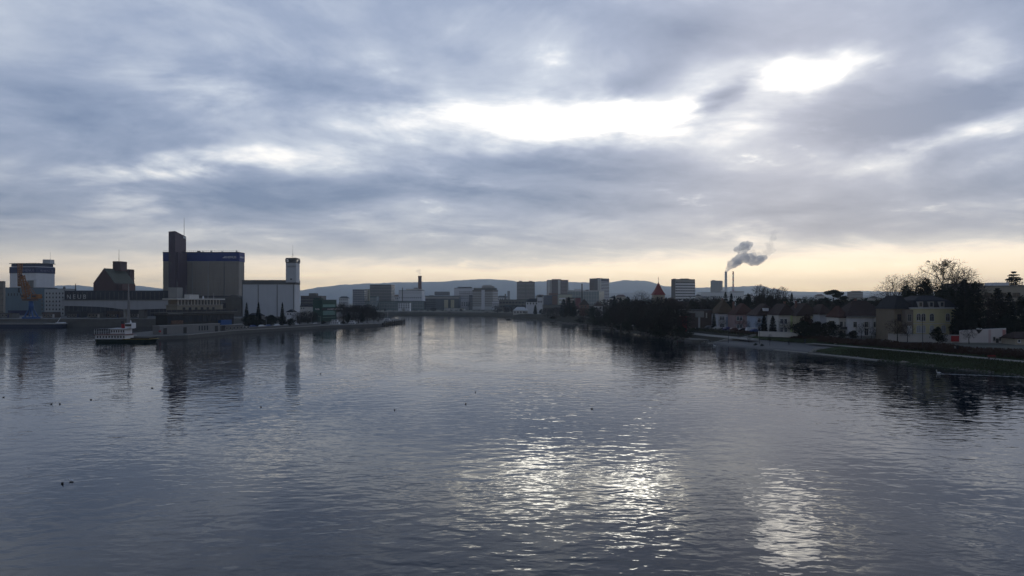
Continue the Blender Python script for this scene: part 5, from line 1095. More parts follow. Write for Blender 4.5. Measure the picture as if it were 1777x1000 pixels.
def tree(key, label, x, ytop, d, z0=None, wx=1.0, name=None, group=None, rz=None, cat='tree'):
    ms, H = PROTO[key]; z0 = (bank_z(PX(x, d), d) - 0.15 if d < 640 and x > 888 else UP - 0.1) if z0 is None else z0; s = (PZ(ytop, d) - z0) / H
    nm = name or {'bareA': 'bare_tree', 'bareB': 'bare_tree', 'bareC': 'weeping_bare_tree', 'bareD': 'bare_tree', 'tallbare': 'slim_bare_tree', 'small': 'young_tree', 'ever': 'evergreen_tree', 'ever2': 'evergreen_tree', 'bush': 'bush', 'bushbrown': 'beech_bush', 'spruce': 'spruce_tree', 'broadspruce': 'spruce_tree', 'cypress': 'cypress_tree', 'pine': 'pine_tree'}[key]
    o = empty(nm, (PX(x, d), d, z0), label, cat, group, rz=(hash((x * 7, d)) % 628) / 100 if rz is None else rz); o.scale = (s * wx, s * wx, s)
    for part, me in zip(('trunk', 'crown'), ms):
        c = bpy.data.objects.new(part, me); col.objects.link(c); c.parent = o
    return o
# around the villa
t1 = tree('bareB', 'great spreading bare tree with ivy clumps rising above the villa roof', 1640, 443, 246, wx=1.05, rz=0.6)
rng = random.Random(5); mb = MB()
for i in range(15):
    x, y = rng.gauss(1641, 10), rng.uniform(456, 500); leaf_blob(mb, P(x, y, 246 + rng.uniform(-2, 2)), rng.uniform(0.6, 1.5), 1.0, rng.uniform(0.8, 2.2), 110, 0.25, rng, shell=0.0)
iv = mb.build('ivy', leafm, None); iv.parent = t1; iv.matrix_parent_inverse = (Matrix.Translation(t1.location) @ Matrix.Rotation(t1.rotation_euler.z, 4, 'Z') @ Matrix.Diagonal((*t1.scale, 1))).inverted()
ms = MB()
for (x, y) in ((1611, 454), (1640, 452), (1648, 455), (1657, 458), (1630, 460), (1622, 470)): leaf_blob(ms, P(x, y, 246), 0.55, 0.5, 0.45, 60, 0.2, rng, shell=0.0)
ne = ms.build('crow_nests', twig, None); ne.parent = t1; ne.matrix_parent_inverse = iv.matrix_parent_inverse.copy()
tree('bareA', 'bare tree left of the villa roof, lower than its great neighbour', 1562, 474, 250, wx=1.2)
tree('bareB', 'bare crown between the villa roof and the great bare tree', 1588, 470, 255, wx=0.9)
tree('bareD', 'bare tree with glowing twigs right behind the villa chimney side', 1668, 462, 255, wx=0.8)
tree('ever2', 'dark evergreen rising directly behind the villa roof', 1606, 481, 238, wx=0.9); tree('ever', 'dark evergreen behind the villa dormers', 1632, 494, 236, wx=1.0); tree('ever', 'dark evergreen left behind the villa side roof', 1574, 492, 238, wx=1.0)
tree('ever2', 'dark evergreen at the right corner behind the villa', 1652, 497, 238, wx=0.9)
tree('cypress', 'tallest black conifer standing right of the villa', 1674, 484, 209, wx=1.25); tree('cypress', 'black conifer just right of the tallest one by the villa', 1692, 488, 212, wx=1.3)
tree('ever', 'dark evergreen low between villa and pavilion', 1666, 530, 209, wx=0.9)
tree('broadspruce', 'pointed spruce on the skyline above the apartment block', 1759, 471, 285, wx=1.9)
tree('cypress', 'wide black conifer before the left half of the apartment block', 1731, 500, 214, wx=1.5); tree('spruce', 'dark spruce before the middle of the apartment block', 1751, 507, 212, wx=1.3); tree('ever2', 'dark evergreen at the right frame edge', 1776, 512, 215, wx=1.1)
tree('ever', 'dark evergreen directly behind the white pavilion roof', 1742, 545, 211, wx=1.3); tree('bareC', 'grey weeping bare tree between the black conifers', 1712, 508, 214, wx=0.8)
tree('ever', 'low evergreen right of the white pavilion', 1763, 552, 208, wx=1.2)
tree('bush', 'dark ragged shrub before the garden wall by the red billboard', 1628, 566, 203, wx=0.75, cat='shrub'); tree('small', 'young bare tree in front of the white pavilion', 1682, 566, 200, wx=1.1); tree('small', 'young bare tree before the left end of the garden wall', 1557, 552, 209, wx=1.1)
# river street gardens
tree('cypress', 'dark cypress left in front of the pale blue house', 1326, 545, 262, wx=1.15); tree('cypress', 'dark cypress right in front of the pale blue house', 1341, 547.5, 260, wx=1.35); tree('cypress', 'dark cypress beside the leftmost white row house', 1239, 544, 305, wx=1.0)
tree('bush', 'big rounded dark bush right of the cream house', 1395, 556, 240, wx=1.35, cat='bush'); tree('bush', 'big dark bush in front of the grey white house', 1418, 557, 238, wx=1.4, cat='bush'); tree('bush', 'dark bush left of the balcony annexe', 1442, 556, 237, wx=1.25, cat='bush')
tree('bushbrown', 'round brown tree behind the big dark bushes', 1404, 544.5, 250, wx=0.9, cat='tree'); tree('bush', 'dark bush below the white corner house left window', 1481, 573, 231, wx=1.2, cat='bush'); tree('ever', 'dark shrub tree before the right end of the white corner house', 1524, 560, 231, wx=0.75); tree('bush', 'low dark bush at the corner house doorstep', 1535, 571, 231, wx=1.1, cat='bush'); tree('bush', 'low dark bush between the annexe and corner house', 1462, 576, 231, wx=1.2, cat='bush')
for x, y, d, w, lab in ((1253, 552, 303, 1.0, 'thin garden tree before the leftmost row house'), (1284, 551, 288, 1.0, 'thin garden tree before the pink house'), (1300, 556, 284, 0.9, 'thin garden tree above the black car'), (1318, 553, 272, 0.9, 'thin garden tree left of the cypress pair'), (1362, 553, 254, 0.9, 'thin garden tree before the cream house windows'), (1376, 557, 250, 0.9, 'thin garden tree before the lime green corner'), (1495, 560, 229, 1.0, 'thin garden tree before the white corner house'), (1512, 566, 228, 0.8, 'small garden tree under the corner house window'), (1575, 560, 208, 0.9, 'thin garden tree before the villa entrance')): tree('small', lab, x, y, d, wx=w)
# trees behind the row
for i, (k, x, y, d, w, lab) in enumerate((('tallbare', 1318, 492, 340, 1.2, 'first and tallest of four bare trees behind the pink house'), ('tallbare', 1329, 496, 345, 1.0, 'second of four bare trees behind the row houses'), ('tallbare', 1343, 498, 350, 1.0, 'third of four bare trees behind the row houses'), ('tallbare', 1358, 496, 350, 1.2, 'fourth of four bare trees behind the row houses'),
        ('spruce', 1374, 508, 350, 0.8, 'dark conifer right of the four bare trees'), ('spruce', 1259, 506.5, 350, 1.0, 'left one of two conifers under the power works'), ('spruce', 1269, 509, 352, 1.1, 'right one of two conifers under the power works'), ('ever', 1298, 508, 345, 0.9, 'dark evergreen between conifers and the four bare trees'),
        ('pine', 1446, 502.5, 310, 0.85, 'umbrella pine on the skyline left of the far grey block'), ('ever2', 1285, 515, 340, 1.2, 'low dark crown behind the pink house roof'), ('ever2', 1338, 512, 355, 1.3, 'dark evergreen mass under the third bare tree'), ('ever', 1362, 513, 345, 1.2, 'dark evergreen under the fourth bare tree'), ('bareD', 1240, 512, 360, 1.0, 'bare tree behind the modern hall'), ('bareC', 1222, 516, 352, 1.1, 'bare weeping tree behind the modern hall left side'), ('ever2', 1318, 510, 350, 1.1, 'dark evergreen under the first bare tree'),
        ('bareD', 1412, 518, 330, 1.1, 'bare brown tree behind the yellowish house'), ('bareC', 1462, 516, 330, 1.3, 'bare brown tree right of the umbrella pine'), ('bareD', 1488, 518, 300, 1.1, 'bare tree behind the annexe roof'), ('ever', 1433, 514, 320, 1.0, 'dark evergreen left below the umbrella pine'), ('bareB', 1545, 512, 280, 0.9, 'bare tree between corner house and villa roof'), ('ever2', 1520, 519, 290, 1.0, 'dark crown behind the corner house ridge'),
        ('ever2', 1202, 519, 345, 1.0, 'dark evergreen right of the church nave'))): tree(k, lab, x, y, d, wx=w)
# the big dark riverside group before the church
for (k, x, y, d, w, z, lab) in (('bareC', 1092, 517, 368, 1.25, None, 'weeping bare tree at the left of the riverside group'), ('bareB', 1112, 501, 344, 0.75, None, 'tall thin crowned tree topping the riverside group'), ('bareC', 1124, 513, 331, 1.2, None, 'weeping bare tree left of the church tower'), ('bareC', 1145, 512, 313, 1.3, None, 'broad weeping bare tree directly before the church tower'), ('bareC', 1166, 515, 303, 1.25, None, 'weeping bare tree right of the church tower'), ('bareD', 1178, 528, 297, 1.2, None, 'bare tree at the right of the riverside group'), ('ever2', 1106, 530, 356, 1.0, None, 'dark ivy covered tree in the left of the riverside group'), ('ever2', 1136, 526, 326, 1.1, None, 'dark ivy covered tree in the middle of the riverside group'), ('ever2', 1160, 527, 307, 1.1, None, 'dark ivy covered tree in the right of the riverside group'), ('bush', 1182, 566, 289.5, 1.4, None, 'dark bush overhanging the water by the landing stage'), ('bush', 1150, 566, 310, 2.0, None, 'dark scrub at the waterline below the church'), ('bush', 1118, 560, 338, 1.9, None, 'dark scrub at the waterline left of the church'), ('bush', 1090, 556, 364, 1.8, None, 'dark scrub at the left foot of the riverside group'),
        ('bareD', 1073, 525, 388, 1.3, None, 'bare tree left of the riverside group'), ('ever2', 1060, 534, 405, 1.3, None, 'dark low tree right of the gabled house'), ('bareC', 1050, 530, 421, 1.4, None, 'bare tree before the white gabled house'), ('spruce', 1066, 513, 420, 1.0, None, 'left conifer behind the riverside group'), ('spruce', 1077, 516, 425, 1.1, None, 'right conifer behind the riverside group'), ('ever', 1088, 514, 430, 1.2, None, 'dark evergreen behind the left of the riverside group'), ('ever2', 1030, 531, 443, 1.5, None, 'dark tree below the rightmost high rise'),
        ('bareD', 1012, 533, 470, 1.5, None, 'bare tree right of the big conifers'), ('cypress', 978, 519, 560, 1.6, None, 'left of three big black conifers on the bank'), ('spruce', 987, 515.5, 560, 1.5, None, 'middle and tallest of three big black conifers'), ('cypress', 995, 522, 555, 1.7, None, 'right of three big black conifers on the bank'), ('bareC', 965, 532, 560, 1.6, None, 'bare brown tree left of the black conifers'), ('bareC', 950, 533, 590, 1.6, None, 'bare brown tree right of the turret house'), ('cypress', 929, 529, 660, 1.5, None, 'dark conifer before the turret house'), ('ever', 939, 536, 650, 1.3, None, 'dark round tree right of the turret house conifer'), ('bareD', 912, 540, 690, 1.6, None, 'low bare tree left of the turret house'), ('bush', 897, 545, 690, 2.2, None, 'low scrub at the far bank bend'), ('bush', 920, 546, 640, 2.2, None, 'low scrub below the turret house'), ('bush', 960, 549, 560, 2.4, None, 'low scrub left below the black conifers'), ('bush', 1005, 553, 480, 2.2, None, 'low scrub right below the black conifers'), ('bush', 1035, 556, 433, 2.0, None, 'low scrub below the rightmost high rise')): tree(k, lab, x, y, d, z, w)
# far bank scrub
for (k, x, y, d, w, z, lab) in (('bareC', 752, 534, 880, 2.2, 3.6, 'bare tree before the dark laboratory'), ('bareC', 700, 535, 900, 1.8, 3.6, 'bare tree by the small white far house'), ('bareC', 800, 536, 880, 1.8, 3.6, 'bare tree before the white office block'), ('ever', 668, 536, 900, 1.6, 3.6, 'dark tree before the long glass hall'), ('bareC', 868, 536, 840, 1.7, 3.6, 'bare tree before the industrial shed'), ('bush', 730, 541, 820, 3.0, 1.5, 'flat scrub on the far embankment left'), ('bush', 780, 541, 815, 3.2, 1.5, 'flat scrub on the far embankment middle'), ('bush', 845, 541, 800, 3.0, 1.5, 'flat scrub on the far embankment right')): tree(k, lab, x, y, d, z, w)
# left bank
for (k, x, y, d, w, z, lab) in (('spruce', 428, 525, 400, 0.9, 1.4, 'left of three spruces before the white silo'), ('spruce', 448.5, 524.5, 402, 0.9, 1.4, 'middle of three spruces before the white silo'), ('spruce', 490, 525, 410, 0.8, 1.4, 'right of three spruces before the white silo'), ('bush', 437, 546, 396, 1.4, 1.4, 'dark bush between the first two quay spruces'), ('bush', 470, 546, 402, 1.4, 1.4, 'dark bush between the last two quay spruces'), ('bareC', 520, 540, 430, 1.5, 1.4, 'bare tree left of the green warehouse'), ('bareC', 534, 538, 440, 1.5, 1.4, 'bare tree close to the green warehouse wall'), ('bareD', 596, 524, 470, 1.2, 1.4, 'first bare round tree right of the green warehouse'), ('bareC', 610, 530, 468, 1.5, 1.4, 'second bare round tree right of the green warehouse'), ('bareC', 622, 527, 466, 1.4, 1.4, 'third bare round tree above the marina'), ('bareC', 637, 530, 470, 1.4, 1.4, 'fourth bare round tree above the marina'), ('bareC', 656, 540, 490, 1.5, 1.4, 'low bare tree near the jetty'), ('bareD', 648, 536, 500, 1.3, 1.4, 'bare tree behind the small marina boats'), ('ever', 604, 543, 462, 1.2, 1.4, 'dark ivy tree behind the white tour boat'), ('ever', 628, 543, 464, 1.3, 1.4, 'dark ivy tree above the marina'), ('bush', 596, 557, 452, 1.4, 1.4, 'green bush right of the white tour boat'), ('bush', 505, 552, 402, 1.2, 1.4, 'dark bush right of the third quay spruce'), ('ever', 200, 551, 470, 1.1, 4.9, 'dark tree under the bridge span'), ('ever', 152, 552, 472, 1.1, 4.9, 'dark tree below the left bridge end'), ('bush', 178, 555, 465, 1.6, 4.9, 'low scrub on the harbour quay'), ('bareC', 543, 541, 452, 1.2, 1.4, 'thin bare tree in front of the green warehouse'), ('bush', 560, 556, 442, 1.2, 1.4, 'low hedge bush before the green warehouse')): tree(k, lab, x, y, d, z, w)
# far wood masses under the horizon (too small to tell the trees apart)
def wood_belt(label, x0, x1, y0, y1, d, n, seed, m=leafm):
    rng = random.Random(seed); mb = MB()
    for i in range(n):
        x = rng.uniform(x0, x1); yt = rng.uniform(y0, y1); h = PZ(yt, d) - UP; dd = d + rng.uniform(-25, 25); leaf_blob(mb, (PX(x, dd), dd, UP + h * 0.47), h * 0.55, h * 0.5, h * 0.53, 55, h * 0.11, rng, shell=0.0)
    o = mb.build('far_wood', m, None); return tag(o, label, 'wood', kind='stuff')
wood_belt('belt of dark trees behind the right bank houses', 1195, 1560, 517, 523, 420, 110, 1); wood_belt('hazy belt of trees behind the riverside group', 1040, 1240, 516, 521, 620, 60, 2, twig)
wood_belt('hazy trees along the far embankment', 640, 900, 536, 540, 900, 90, 3, twig); wood_belt('hazy trees behind the green warehouse', 560, 650, 527, 531, 760, 40, 4, twig); wood_belt('hazy tree belt on the right horizon', 1300, 1777, 514.5, 518, 1300, 130, 5); wood_belt('dark trees beyond the apartment block', 1800, 2300, 503, 516, 330, 60, 8); wood_belt('dark trees along the harbour road', -330, -60, 528, 536, 560, 40, 9); wood_belt('hazy trees between the high rises', 860, 1080, 527, 533, 800, 70, 6, twig)

# ------------------------------------------------------------------ hedge on the slope above the path
def hedge(label, Y0, Y1, o0, o1, zb, h, n, seed, m=hedge_m):
    rng = random.Random(seed); mb = MB(); i0, i1 = idx(Y0), idx(Y1)
    for _ in range(n):
        t = rng.uniform(i0, i1); i = int(t); fr = t - i; p = Vector(WLd[i]).lerp(Vector(WLd[i + 1]), fr); off = rng.uniform(o0, o1); q = p + NRM[i] * off
        g = 1.95 + (UP - 1.95) * min(1, max(0, (off - 16.2) / 4.8)); z = g + rng.random() ** 0.7 * h * (0.75 + 0.25 * math.sin(t * 3.1)); a = Vector((rng.gauss(0, 1), rng.gauss(0, 1), rng.gauss(0, 0.8))).normalized(); b = a.orthogonal().normalized(); s = rng.uniform(0.14, 0.30)
        c = Vector((q.x, q.y, z)); mb.face([c - a * s, c + b * s * 0.6, c + a * s, c - b * s * 0.6])
    o = mb.build('clipped_hedge', m, None); return tag(o, label, 'hedge')
hedge('reddish brown hedge above the river path before the pavilion', 120, 196, 17, 20.5, 2.0, 1.2, 15000, 1); hedge('reddish brown hedge above the river path before the villa', 197, 222, 17, 20.5, 2.0, 1.1, 6000, 2); hedge('low brown hedge along the promenade below the parked cars', 226, 282, 19, 21, 2.0, 0.9, 8000, 3)
bank_steps('pale stone ramp crossing the grass bank nearest the swan', 1571, 628.5, 1592, 616.5, 178, 189, 2.2); bank_steps('pale stone ramp at the left end of the grass bank', 1408, 612, 1421, 603.5, 211, 219, 1.8); bank_steps('pale stone steps climbing the hedge slope left of the corner house', 1456, 597.5, 1469, 590.5, 223, 228, 3.0)
def ground_px(x, y, d0=140.0):                          # where the ray through a photo pixel meets the right bank
    d = d0
    while d < 420:
        if PZ(y, d) <= bank_z(PX(x, d), d): return d
        d += 0.5
    return d

# ------------------------------------------------------------------ loose stones and tufts along the waterline
def riprap(label, Y0, Y1, o0, o1, n, seed, m, s0, s1, zoff=0.0):
    rng = random.Random(seed); mb = MB(); i0, i1 = idx(Y0), idx(Y1)
    for _ in range(n):
        t = rng.uniform(i0, i1 - 0.01); i = int(t); p = Vector(WLd[i]).lerp(Vector(WLd[i + 1]), t - i) + NRM[i] * rng.uniform(o0, o1); z = bank_z(p.x, p.y) + zoff; s = rng.uniform(s0, s1)
        b = [(p.x + s * math.cos(a) * rng.uniform(0.6, 1.1), p.y + s * math.sin(a) * rng.uniform(0.6, 1.1), z - 0.3) for a in (0, 1.26, 2.51, 3.77, 5.03)]
        mb.hexa(b, [(p.x + (q[0] - p.x) * rng.uniform(0.4, 0.8), p.y + (q[1] - p.y) * rng.uniform(0.4, 0.8), z + s * rng.uniform(0.3, 0.7)) for q in b])
    o = mb.build('bank_stones', m, None); return tag(o, label, 'stones', kind='stuff')
riprap('loose stones along the edge of the grass bank', 110, 216, -0.4, 1.6, 900, 1, stone, 0.15, 0.45); riprap('loose stones at the edge of the wooded bank', 262, 640, -0.8, 3.0, 1400, 2, stone, 0.25, 0.8)
def tufts(label, Y0, Y1, o0, o1, n, seed):
    rng = random.Random(seed); mb = MB(); i0, i1 = idx(Y0), idx(Y1)
    for _ in range(n):
        t = rng.uniform(i0, i1 - 0.01); i = int(t); p = Vector(WLd[i]).lerp(Vector(WLd[i + 1]), t - i) + NRM[i] * (o0 + (o1 - o0) * rng.random()); z = bank_z(p.x, p.y)
        for k in range(4):
            a = rng.uniform(0, 6.28); l = rng.uniform(0.10, 0.42); mb.face([(p.x + 0.1 * math.cos(a), p.y + 0.1 * math.sin(a), z - 0.05), (p.x - 0.1 * math.cos(a), p.y - 0.1 * math.sin(a), z - 0.05), (p.x + rng.gauss(0, 0.12), p.y + rng.gauss(0, 0.12), z + l)])
    o = mb.build('grass_tufts', mat('tuft_grass', (0.045, 0.055, 0.022), 0.95, 0.5, 0.2), None); return tag(o, label, 'grass', kind='stuff')
tufts('rough winter grass on the right river bank', 110, 216, 1.0, 12.6, 9000, 3); tufts('rough grass on the slope below the street', 110, 330, 16.6, 21, 4000, 4)

# ------------------------------------------------------------------ people
def person(label, x, y, top, bottom, stride=0.25, lean=0.0, d=None, face=0.0, arms=0.15, hgt=1.74):
    d = d or ground_px(x, y); X = PX(x, d); z = bank_z(X, d); k = hgt / 1.74
    r = empty('person', (X, d, z), label, 'person', rz=face); V, E, Rd = [], [], []
    def v(p, rad, par=None):
        V.append((p[0] * k, p[1] * k, p[2] * k)); Rd.append(rad * k)
        if par is not None: E.append((par, len(V) - 1))
        return len(V) - 1
    pel = v((0, 0, 0.95), 0.15); ch = v((lean * 0.5, 0, 1.28), 0.17, pel); sh = v((lean * 0.7, 0, 1.45), 0.13, ch); nk = v((lean * 0.8, 0, 1.54), 0.06, sh); hd = v((lean, 0, 1.63), 0.10, nk); v((lean + 0.01, 0, 1.72), 0.07, hd)
    for s in (-1, 1):
        a = v((lean * 0.7, s * 0.19, 1.42), 0.065, sh); el_ = v((lean * 0.6 - s * arms, s * 0.24, 1.17), 0.05, a); w_ = v((lean * 0.6 + 0.1 - s * arms * 0.5, s * 0.23, 0.94), 0.035, el_); v((lean * 0.6 + 0.14 - s * arms * 0.5, s * 0.22, 0.86), 0.03, w_)
        h = v((0, s * 0.09, 0.90), 0.10, pel); kn = v((s * stride * 0.6 + 0.04, s * 0.10, 0.50), 0.07, h); an = v((s * stride, s * 0.10, 0.09), 0.045, kn); v((s * stride + 0.16, s * 0.10, 0.04), 0.035, an)
    me = bpy.data.meshes.new('body'); me.from_pydata(V, E, []); o = bpy.data.objects.new('body', me); col.objects.link(o); o.parent = r
    md = o.modifiers.new('skin', 'SKIN'); 
    for i, sv in enumerate(me.skin_vertices[0].data): sv.radius = (Rd[i], Rd[i]); sv.use_root = (i == 0)
    o.modifiers.new('sub', 'SUBSURF').levels = 1; o.modifiers['sub'].render_levels = 1; me.materials.append(bottom)
    tz = MB(); tz.tube((0, 0, 0.86 * k), (lean * 0.6 * k, 0, 1.30 * k), 0.19 * k, 0.21 * k, 8); tz.tube((lean * 0.6 * k, 0, 1.301 * k), (lean * 0.75 * k, 0, 1.50 * k), 0.21 * k, 0.10 * k, 8)
    c = tz.build('jacket', top, None, True); c.location = (0, 0, 0); c.data.transform(Matrix.Translation((0, 0, 0.86 * k))); c.parent = r
    hb = MB(); hb.tube(((lean + 0.0) * k, 0, 1.66 * k), ((lean - 0.01) * k, 0, 1.77 * k), 0.11 * k, 0.05 * k, 8); hc = hb.build('hair', cloth_dark, None, True); q = hc.location.copy(); hc.location = (0, 0, 0); hc.data.transform(Matrix.Translation(q)); hc.parent = r
    return r
col_red = mat('red_cloth', (0.25, 0.03, 0.03), 0.9); col_blue = mat('blue_cloth', (0.03, 0.04, 0.10), 0.9); col_grey = mat('grey_cloth', (0.22, 0.21, 0.20), 0.9)
person('jogger in black mid stride on the grey promenade', 1369, 600, cloth_dark, cloth_dark, 0.42, 0.14, face=R(10), arms=0.25)
person('walker in dark clothes where promenade and grass path meet', 1397, 597, cloth_dark, col_blue, 0.28, face=R(190)); person('left of two walkers on the path before the villa hedge', 1657.5, 611, col_grey, cloth_dark, 0.22, face=R(20)); person('right of two walkers on the path before the villa hedge', 1662, 611.3, cloth_dark, cloth_dark, 0.25, face=R(200))
person('person in a pale coat standing on the ramp path by the hall', 1207, 574, col_grey, cloth_dark, 0.1, face=R(60)); person('person in dark coat beside the pale coated one on the ramp', 1211, 575, cloth_dark, cloth_dark, 0.1, face=R(150))
# ------------------------------------------------------------------ cars
def car(label, x, d, m, z=None, rz=0.0, van=False, L=4.3, group='parked cars'):
    X = PX(x, d); z = UP + 0.02 if z is None else z; r = empty('parked_car', (X, d, z), label, 'van' if van else 'car', group, rz); W = 0.88; h = L / 2
    prof = [(-h, 0.35), (-h, 0.85), (-h * 0.92, 1.0), (-h * 0.86, 1.95), (h * 0.42, 1.98), (h * 0.68, 1.15), (h * 0.97, 0.98), (h, 0.4)] if van else [(-h, 0.35), (-h * 1.0, 0.85), (-h * 0.86, 0.95), (-h * 0.55, 1.42), (h * 0.12, 1.46), (h * 0.48, 0.95), (h * 0.94, 0.80), (h, 0.4)]
    n = len(prof); mb = MB()
    ins = lambda z_: W - (0.16 if z_ > 1.05 else 0.0)
    mb.v = [(x_, -ins(z_), z_) for x_, z_ in prof] + [(x_, ins(z_), z_) for x_, z_ in prof]; mb.f = [tuple(range(n)), tuple(reversed(range(n, 2 * n)))] + [(i, n + i, n + (i + 1) % n, (i + 1) % n) for i in range(n)]; mb.m = [0] * (n + 2)
    def add_(mb, nm, mm):
        o = mb.build(nm, mm, None, base=(0, 0, 0)); o.parent = r; return o
    add_(mb, 'body', m)
    for s in (-1, 1):
        g = MB(); zz = [(-h * 0.60, 1.02), (h * 0.36, 1.02), (h * 0.10, 1.38), (-h * 0.50, 1.36)] if not van else [(-h * 0.1, 1.15), (h * 0.58, 1.15), (h * 0.40, 1.75), (-h * 0.1, 1.75)]
        pts = [(x_, s * (W - 0.05 if z_ < 1.1 else W - 0.145), z_) for x_, z_ in zz]; g.face(pts if s < 0 else pts[::-1]); add_(g, 'side_window', glass)
        add_(MB().box(h * 0.96, h * 1.005, s * 0.62 - 0.16, s * 0.62 + 0.16, 0.62, 0.76), 'headlight', sign_white)
        for q in (-0.6, 0.62): add_(MB().tube((h * q, s * 0.74, 0.32), (h * q, s * 0.92, 0.32), 0.32, 0.32, 12), 'wheel', rubber)
    ws = MB(); a, b = ((h * 0.13, 1.44), (h * 0.47, 0.97)) if not van else ((h * 0.43, 1.94), (h * 0.67, 1.17)); o = 0.02
    ws.face([(a[0] + o, -0.66, a[1]), (b[0] + o, -0.74, b[1]), (b[0] + o, 0.74, b[1]), (a[0] + o, 0.66, a[1])]); add_(ws, 'windscreen', glass)
    return r
cw = mat('car_white', (0.62, 0.62, 0.62), 0.3, 0.03); cb = mat('car_black', (0.02, 0.02, 0.024), 0.25, 0.05); cv = mat('car_violet', (0.06, 0.055, 0.16), 0.3, 0.05); cg = mat('car_grey', (0.18, 0.18, 0.19), 0.3, 0.05); cbl = mat('car_blue', (0.03, 0.06, 0.18), 0.3, 0.05); cr_ = mat('car_brown', (0.09, 0.035, 0.03), 0.35, 0.05)
def street_d(x, off):                                   # depth where the photo column crosses the street at that offset from the water
    best = None
    for k in range(150, 420):
        i = idx(k); p = Vector((PX(x, k), k)); e = abs((p - Vector(WLd[i])).dot(NRM[i]) - off)
        if best is None or e < best[0]: best = (e, k)
    return float(best[1])
sd = street_d(1262, 23.8); ang = math.atan2(-0.9, 0.28)
for x, m, lab, van in ((1232, cg, 'small grey car at the left end of the parked row', False), (1245, cw, 'white car parked before the leftmost row house', False), (1263, cv, 'violet blue car parked between white and brown ones', False), (1275, cr_, 'brown car parked before the pink house', False), (1290, cb, 'black car parked next to the white van', False), (1304, cw, 'white van parked before the pale blue house', True), (1311, cbl, 'dark blue car right of the white van', False)):
    dd = street_d(x, 23.9); car(lab, x, dd, m, rz=R(8), van=van, L=4.9 if van else 4.3)
car('white van parked between villa and garden wall', 1611, 213, cw, rz=R(2), van=True, L=5.4)
for x, dd, m, lab in ((412, 372, cg, 'grey car on the pier car park, leftmost'), (421, 376, cw, 'white car on the pier car park by the container'), (440, 384, cbl, 'blue car between the first quay spruces'), (455, 388, cw, 'white car below the middle quay spruce'), (466, 392, cbl, 'dark blue car right of the middle quay spruce'), (482, 396, cw, 'white car left of the third quay spruce'), (497, 398, cg, 'grey car below the small white hut'), (516, 404, cw, 'white car before the bare warehouse trees'), (548, 424, cw, 'white car right at the green warehouse corner')): car(lab, x, dd, m, 1.5, R(25 + (x * 37) % 50), group='cars on the pier car park')
# quay railing and wall behind the pier edge
for i, (x0, d0, x1, d1, m, lab) in enumerate(((424, 356, 500, 392, conc_dark, 'dark low wall along the pier promenade'), (505, 394, 556, 425, conc_dark, 'dark low wall before the green warehouse'))):
    a, b = (PX(x0, d0), d0), (PX(x1, d1), d1); r = empty('promenade_wall', (*a, 1.5), lab, 'wall'); L = (Vector(b) - Vector(a)).length
    MB().fbox(a, b, 0, L, 1.5, 2.6, 0.15, 0.15).build('panel', m, r); MB().fbox(a, b, 0, L, 2.603, 2.75, 0.22, 0.22).build('coping', conc, r)
# ------------------------------------------------------------------ lamp posts
def lamp_post(label, x, d, z, h, m=dark_metal):
    X = PX(x, d); r = empty('lamp_post', (X, d, z), label, 'lamp post', 'lamp posts'); MB().tube((X, d, z - 0.1), (X, d, z + h), 0.09, 0.06, 6).build('post', m, r); MB().tube((X, d, z + h), (X - 0.9, d, z + h + 0.15), 0.05, 0.04, 5).build('arm', m, r); MB().box(X - 1.5, X - 0.8, d - 0.12, d + 0.12, z + h + 0.08, z + h + 0.22).build('lamp_head', conc_pale, r)
for x, y, h, lab in ((1264, 596, 5.5, 'first lamp post from the left on the promenade'), (1281, 590, 5.5, 'lamp post before the pink house'), (1318, 597, 5.5, 'lamp post on the promenade below the cypresses'), (1352, 586, 6, 'lamp post before the cream house'), (1601, 607, 8.0, 'tall lamp post in front of the yellow villa')):
    dd = ground_px(x, y) ; lamp_post(lab, x, dd, bank_z(PX(x, dd), dd), h)
for x, dd, h, lab in ((388, 350, 5, 'pale lamp post at the quay store'), (462, 384, 4.5, 'pale lamp post below the middle spruce'), (540, 418, 5, 'pale lamp post near the green warehouse'), (556, 424, 5.5, 'pale lamp post at the warehouse corner')): lamp_post(lab, x, dd, 1.5, h, metal)
# young street saplings on the promenade
for x, y, h, lab in ((1300, 598, 3.6, 'thin sapling on the promenade edge'), (1336, 600, 4.2, 'thin sapling right of the promenade lamp'), (1454, 604, 3.2, 'thin sapling beside the pale stone steps')):
    dd = ground_px(x, y); zz = bank_z(PX(x, dd), dd); tree('small', lab, x, HY - (zz + h - CH) * F / dd, dd, zz - 0.1, 0.5)
for x, y, lab in ((1311, 600, 'left of two dark shrubs at the promenade water edge'), (1322, 601, 'right of two dark shrubs at the promenade water edge')):
    dd = ground_px(x, y); zz = bank_z(PX(x, dd), dd); tree('bush', lab, x, HY - (zz + 0.9 - CH) * F / dd, dd, zz - 0.1, 1.3, cat='shrub')
# bench
dd = ground_px(1722, 623); X = PX(1722, dd); zz = bank_z(X, dd); r = empty('park_bench', (X, dd, zz), 'dark red bench beside the river path', 'bench')
for k in range(3): MB().box(X - 1.0, X + 1.0, dd - 0.2 + k * 0.16, dd - 0.07 + k * 0.16, zz + 0.42, zz + 0.47).build('seat_slat', col_red, r)
for k in range(2): MB().box(X - 1.0, X + 1.0, dd + 0.27, dd + 0.31, zz + 0.6 + k * 0.18, zz + 0.73 + k * 0.18).build('back_slat', col_red, r)
for s in (-0.8, 0.8): MB().box(X + s - 0.04, X + s + 0.04, dd - 0.18, dd + 0.26, zz - 0.3, zz + 0.417).build('leg', dark_metal, r)
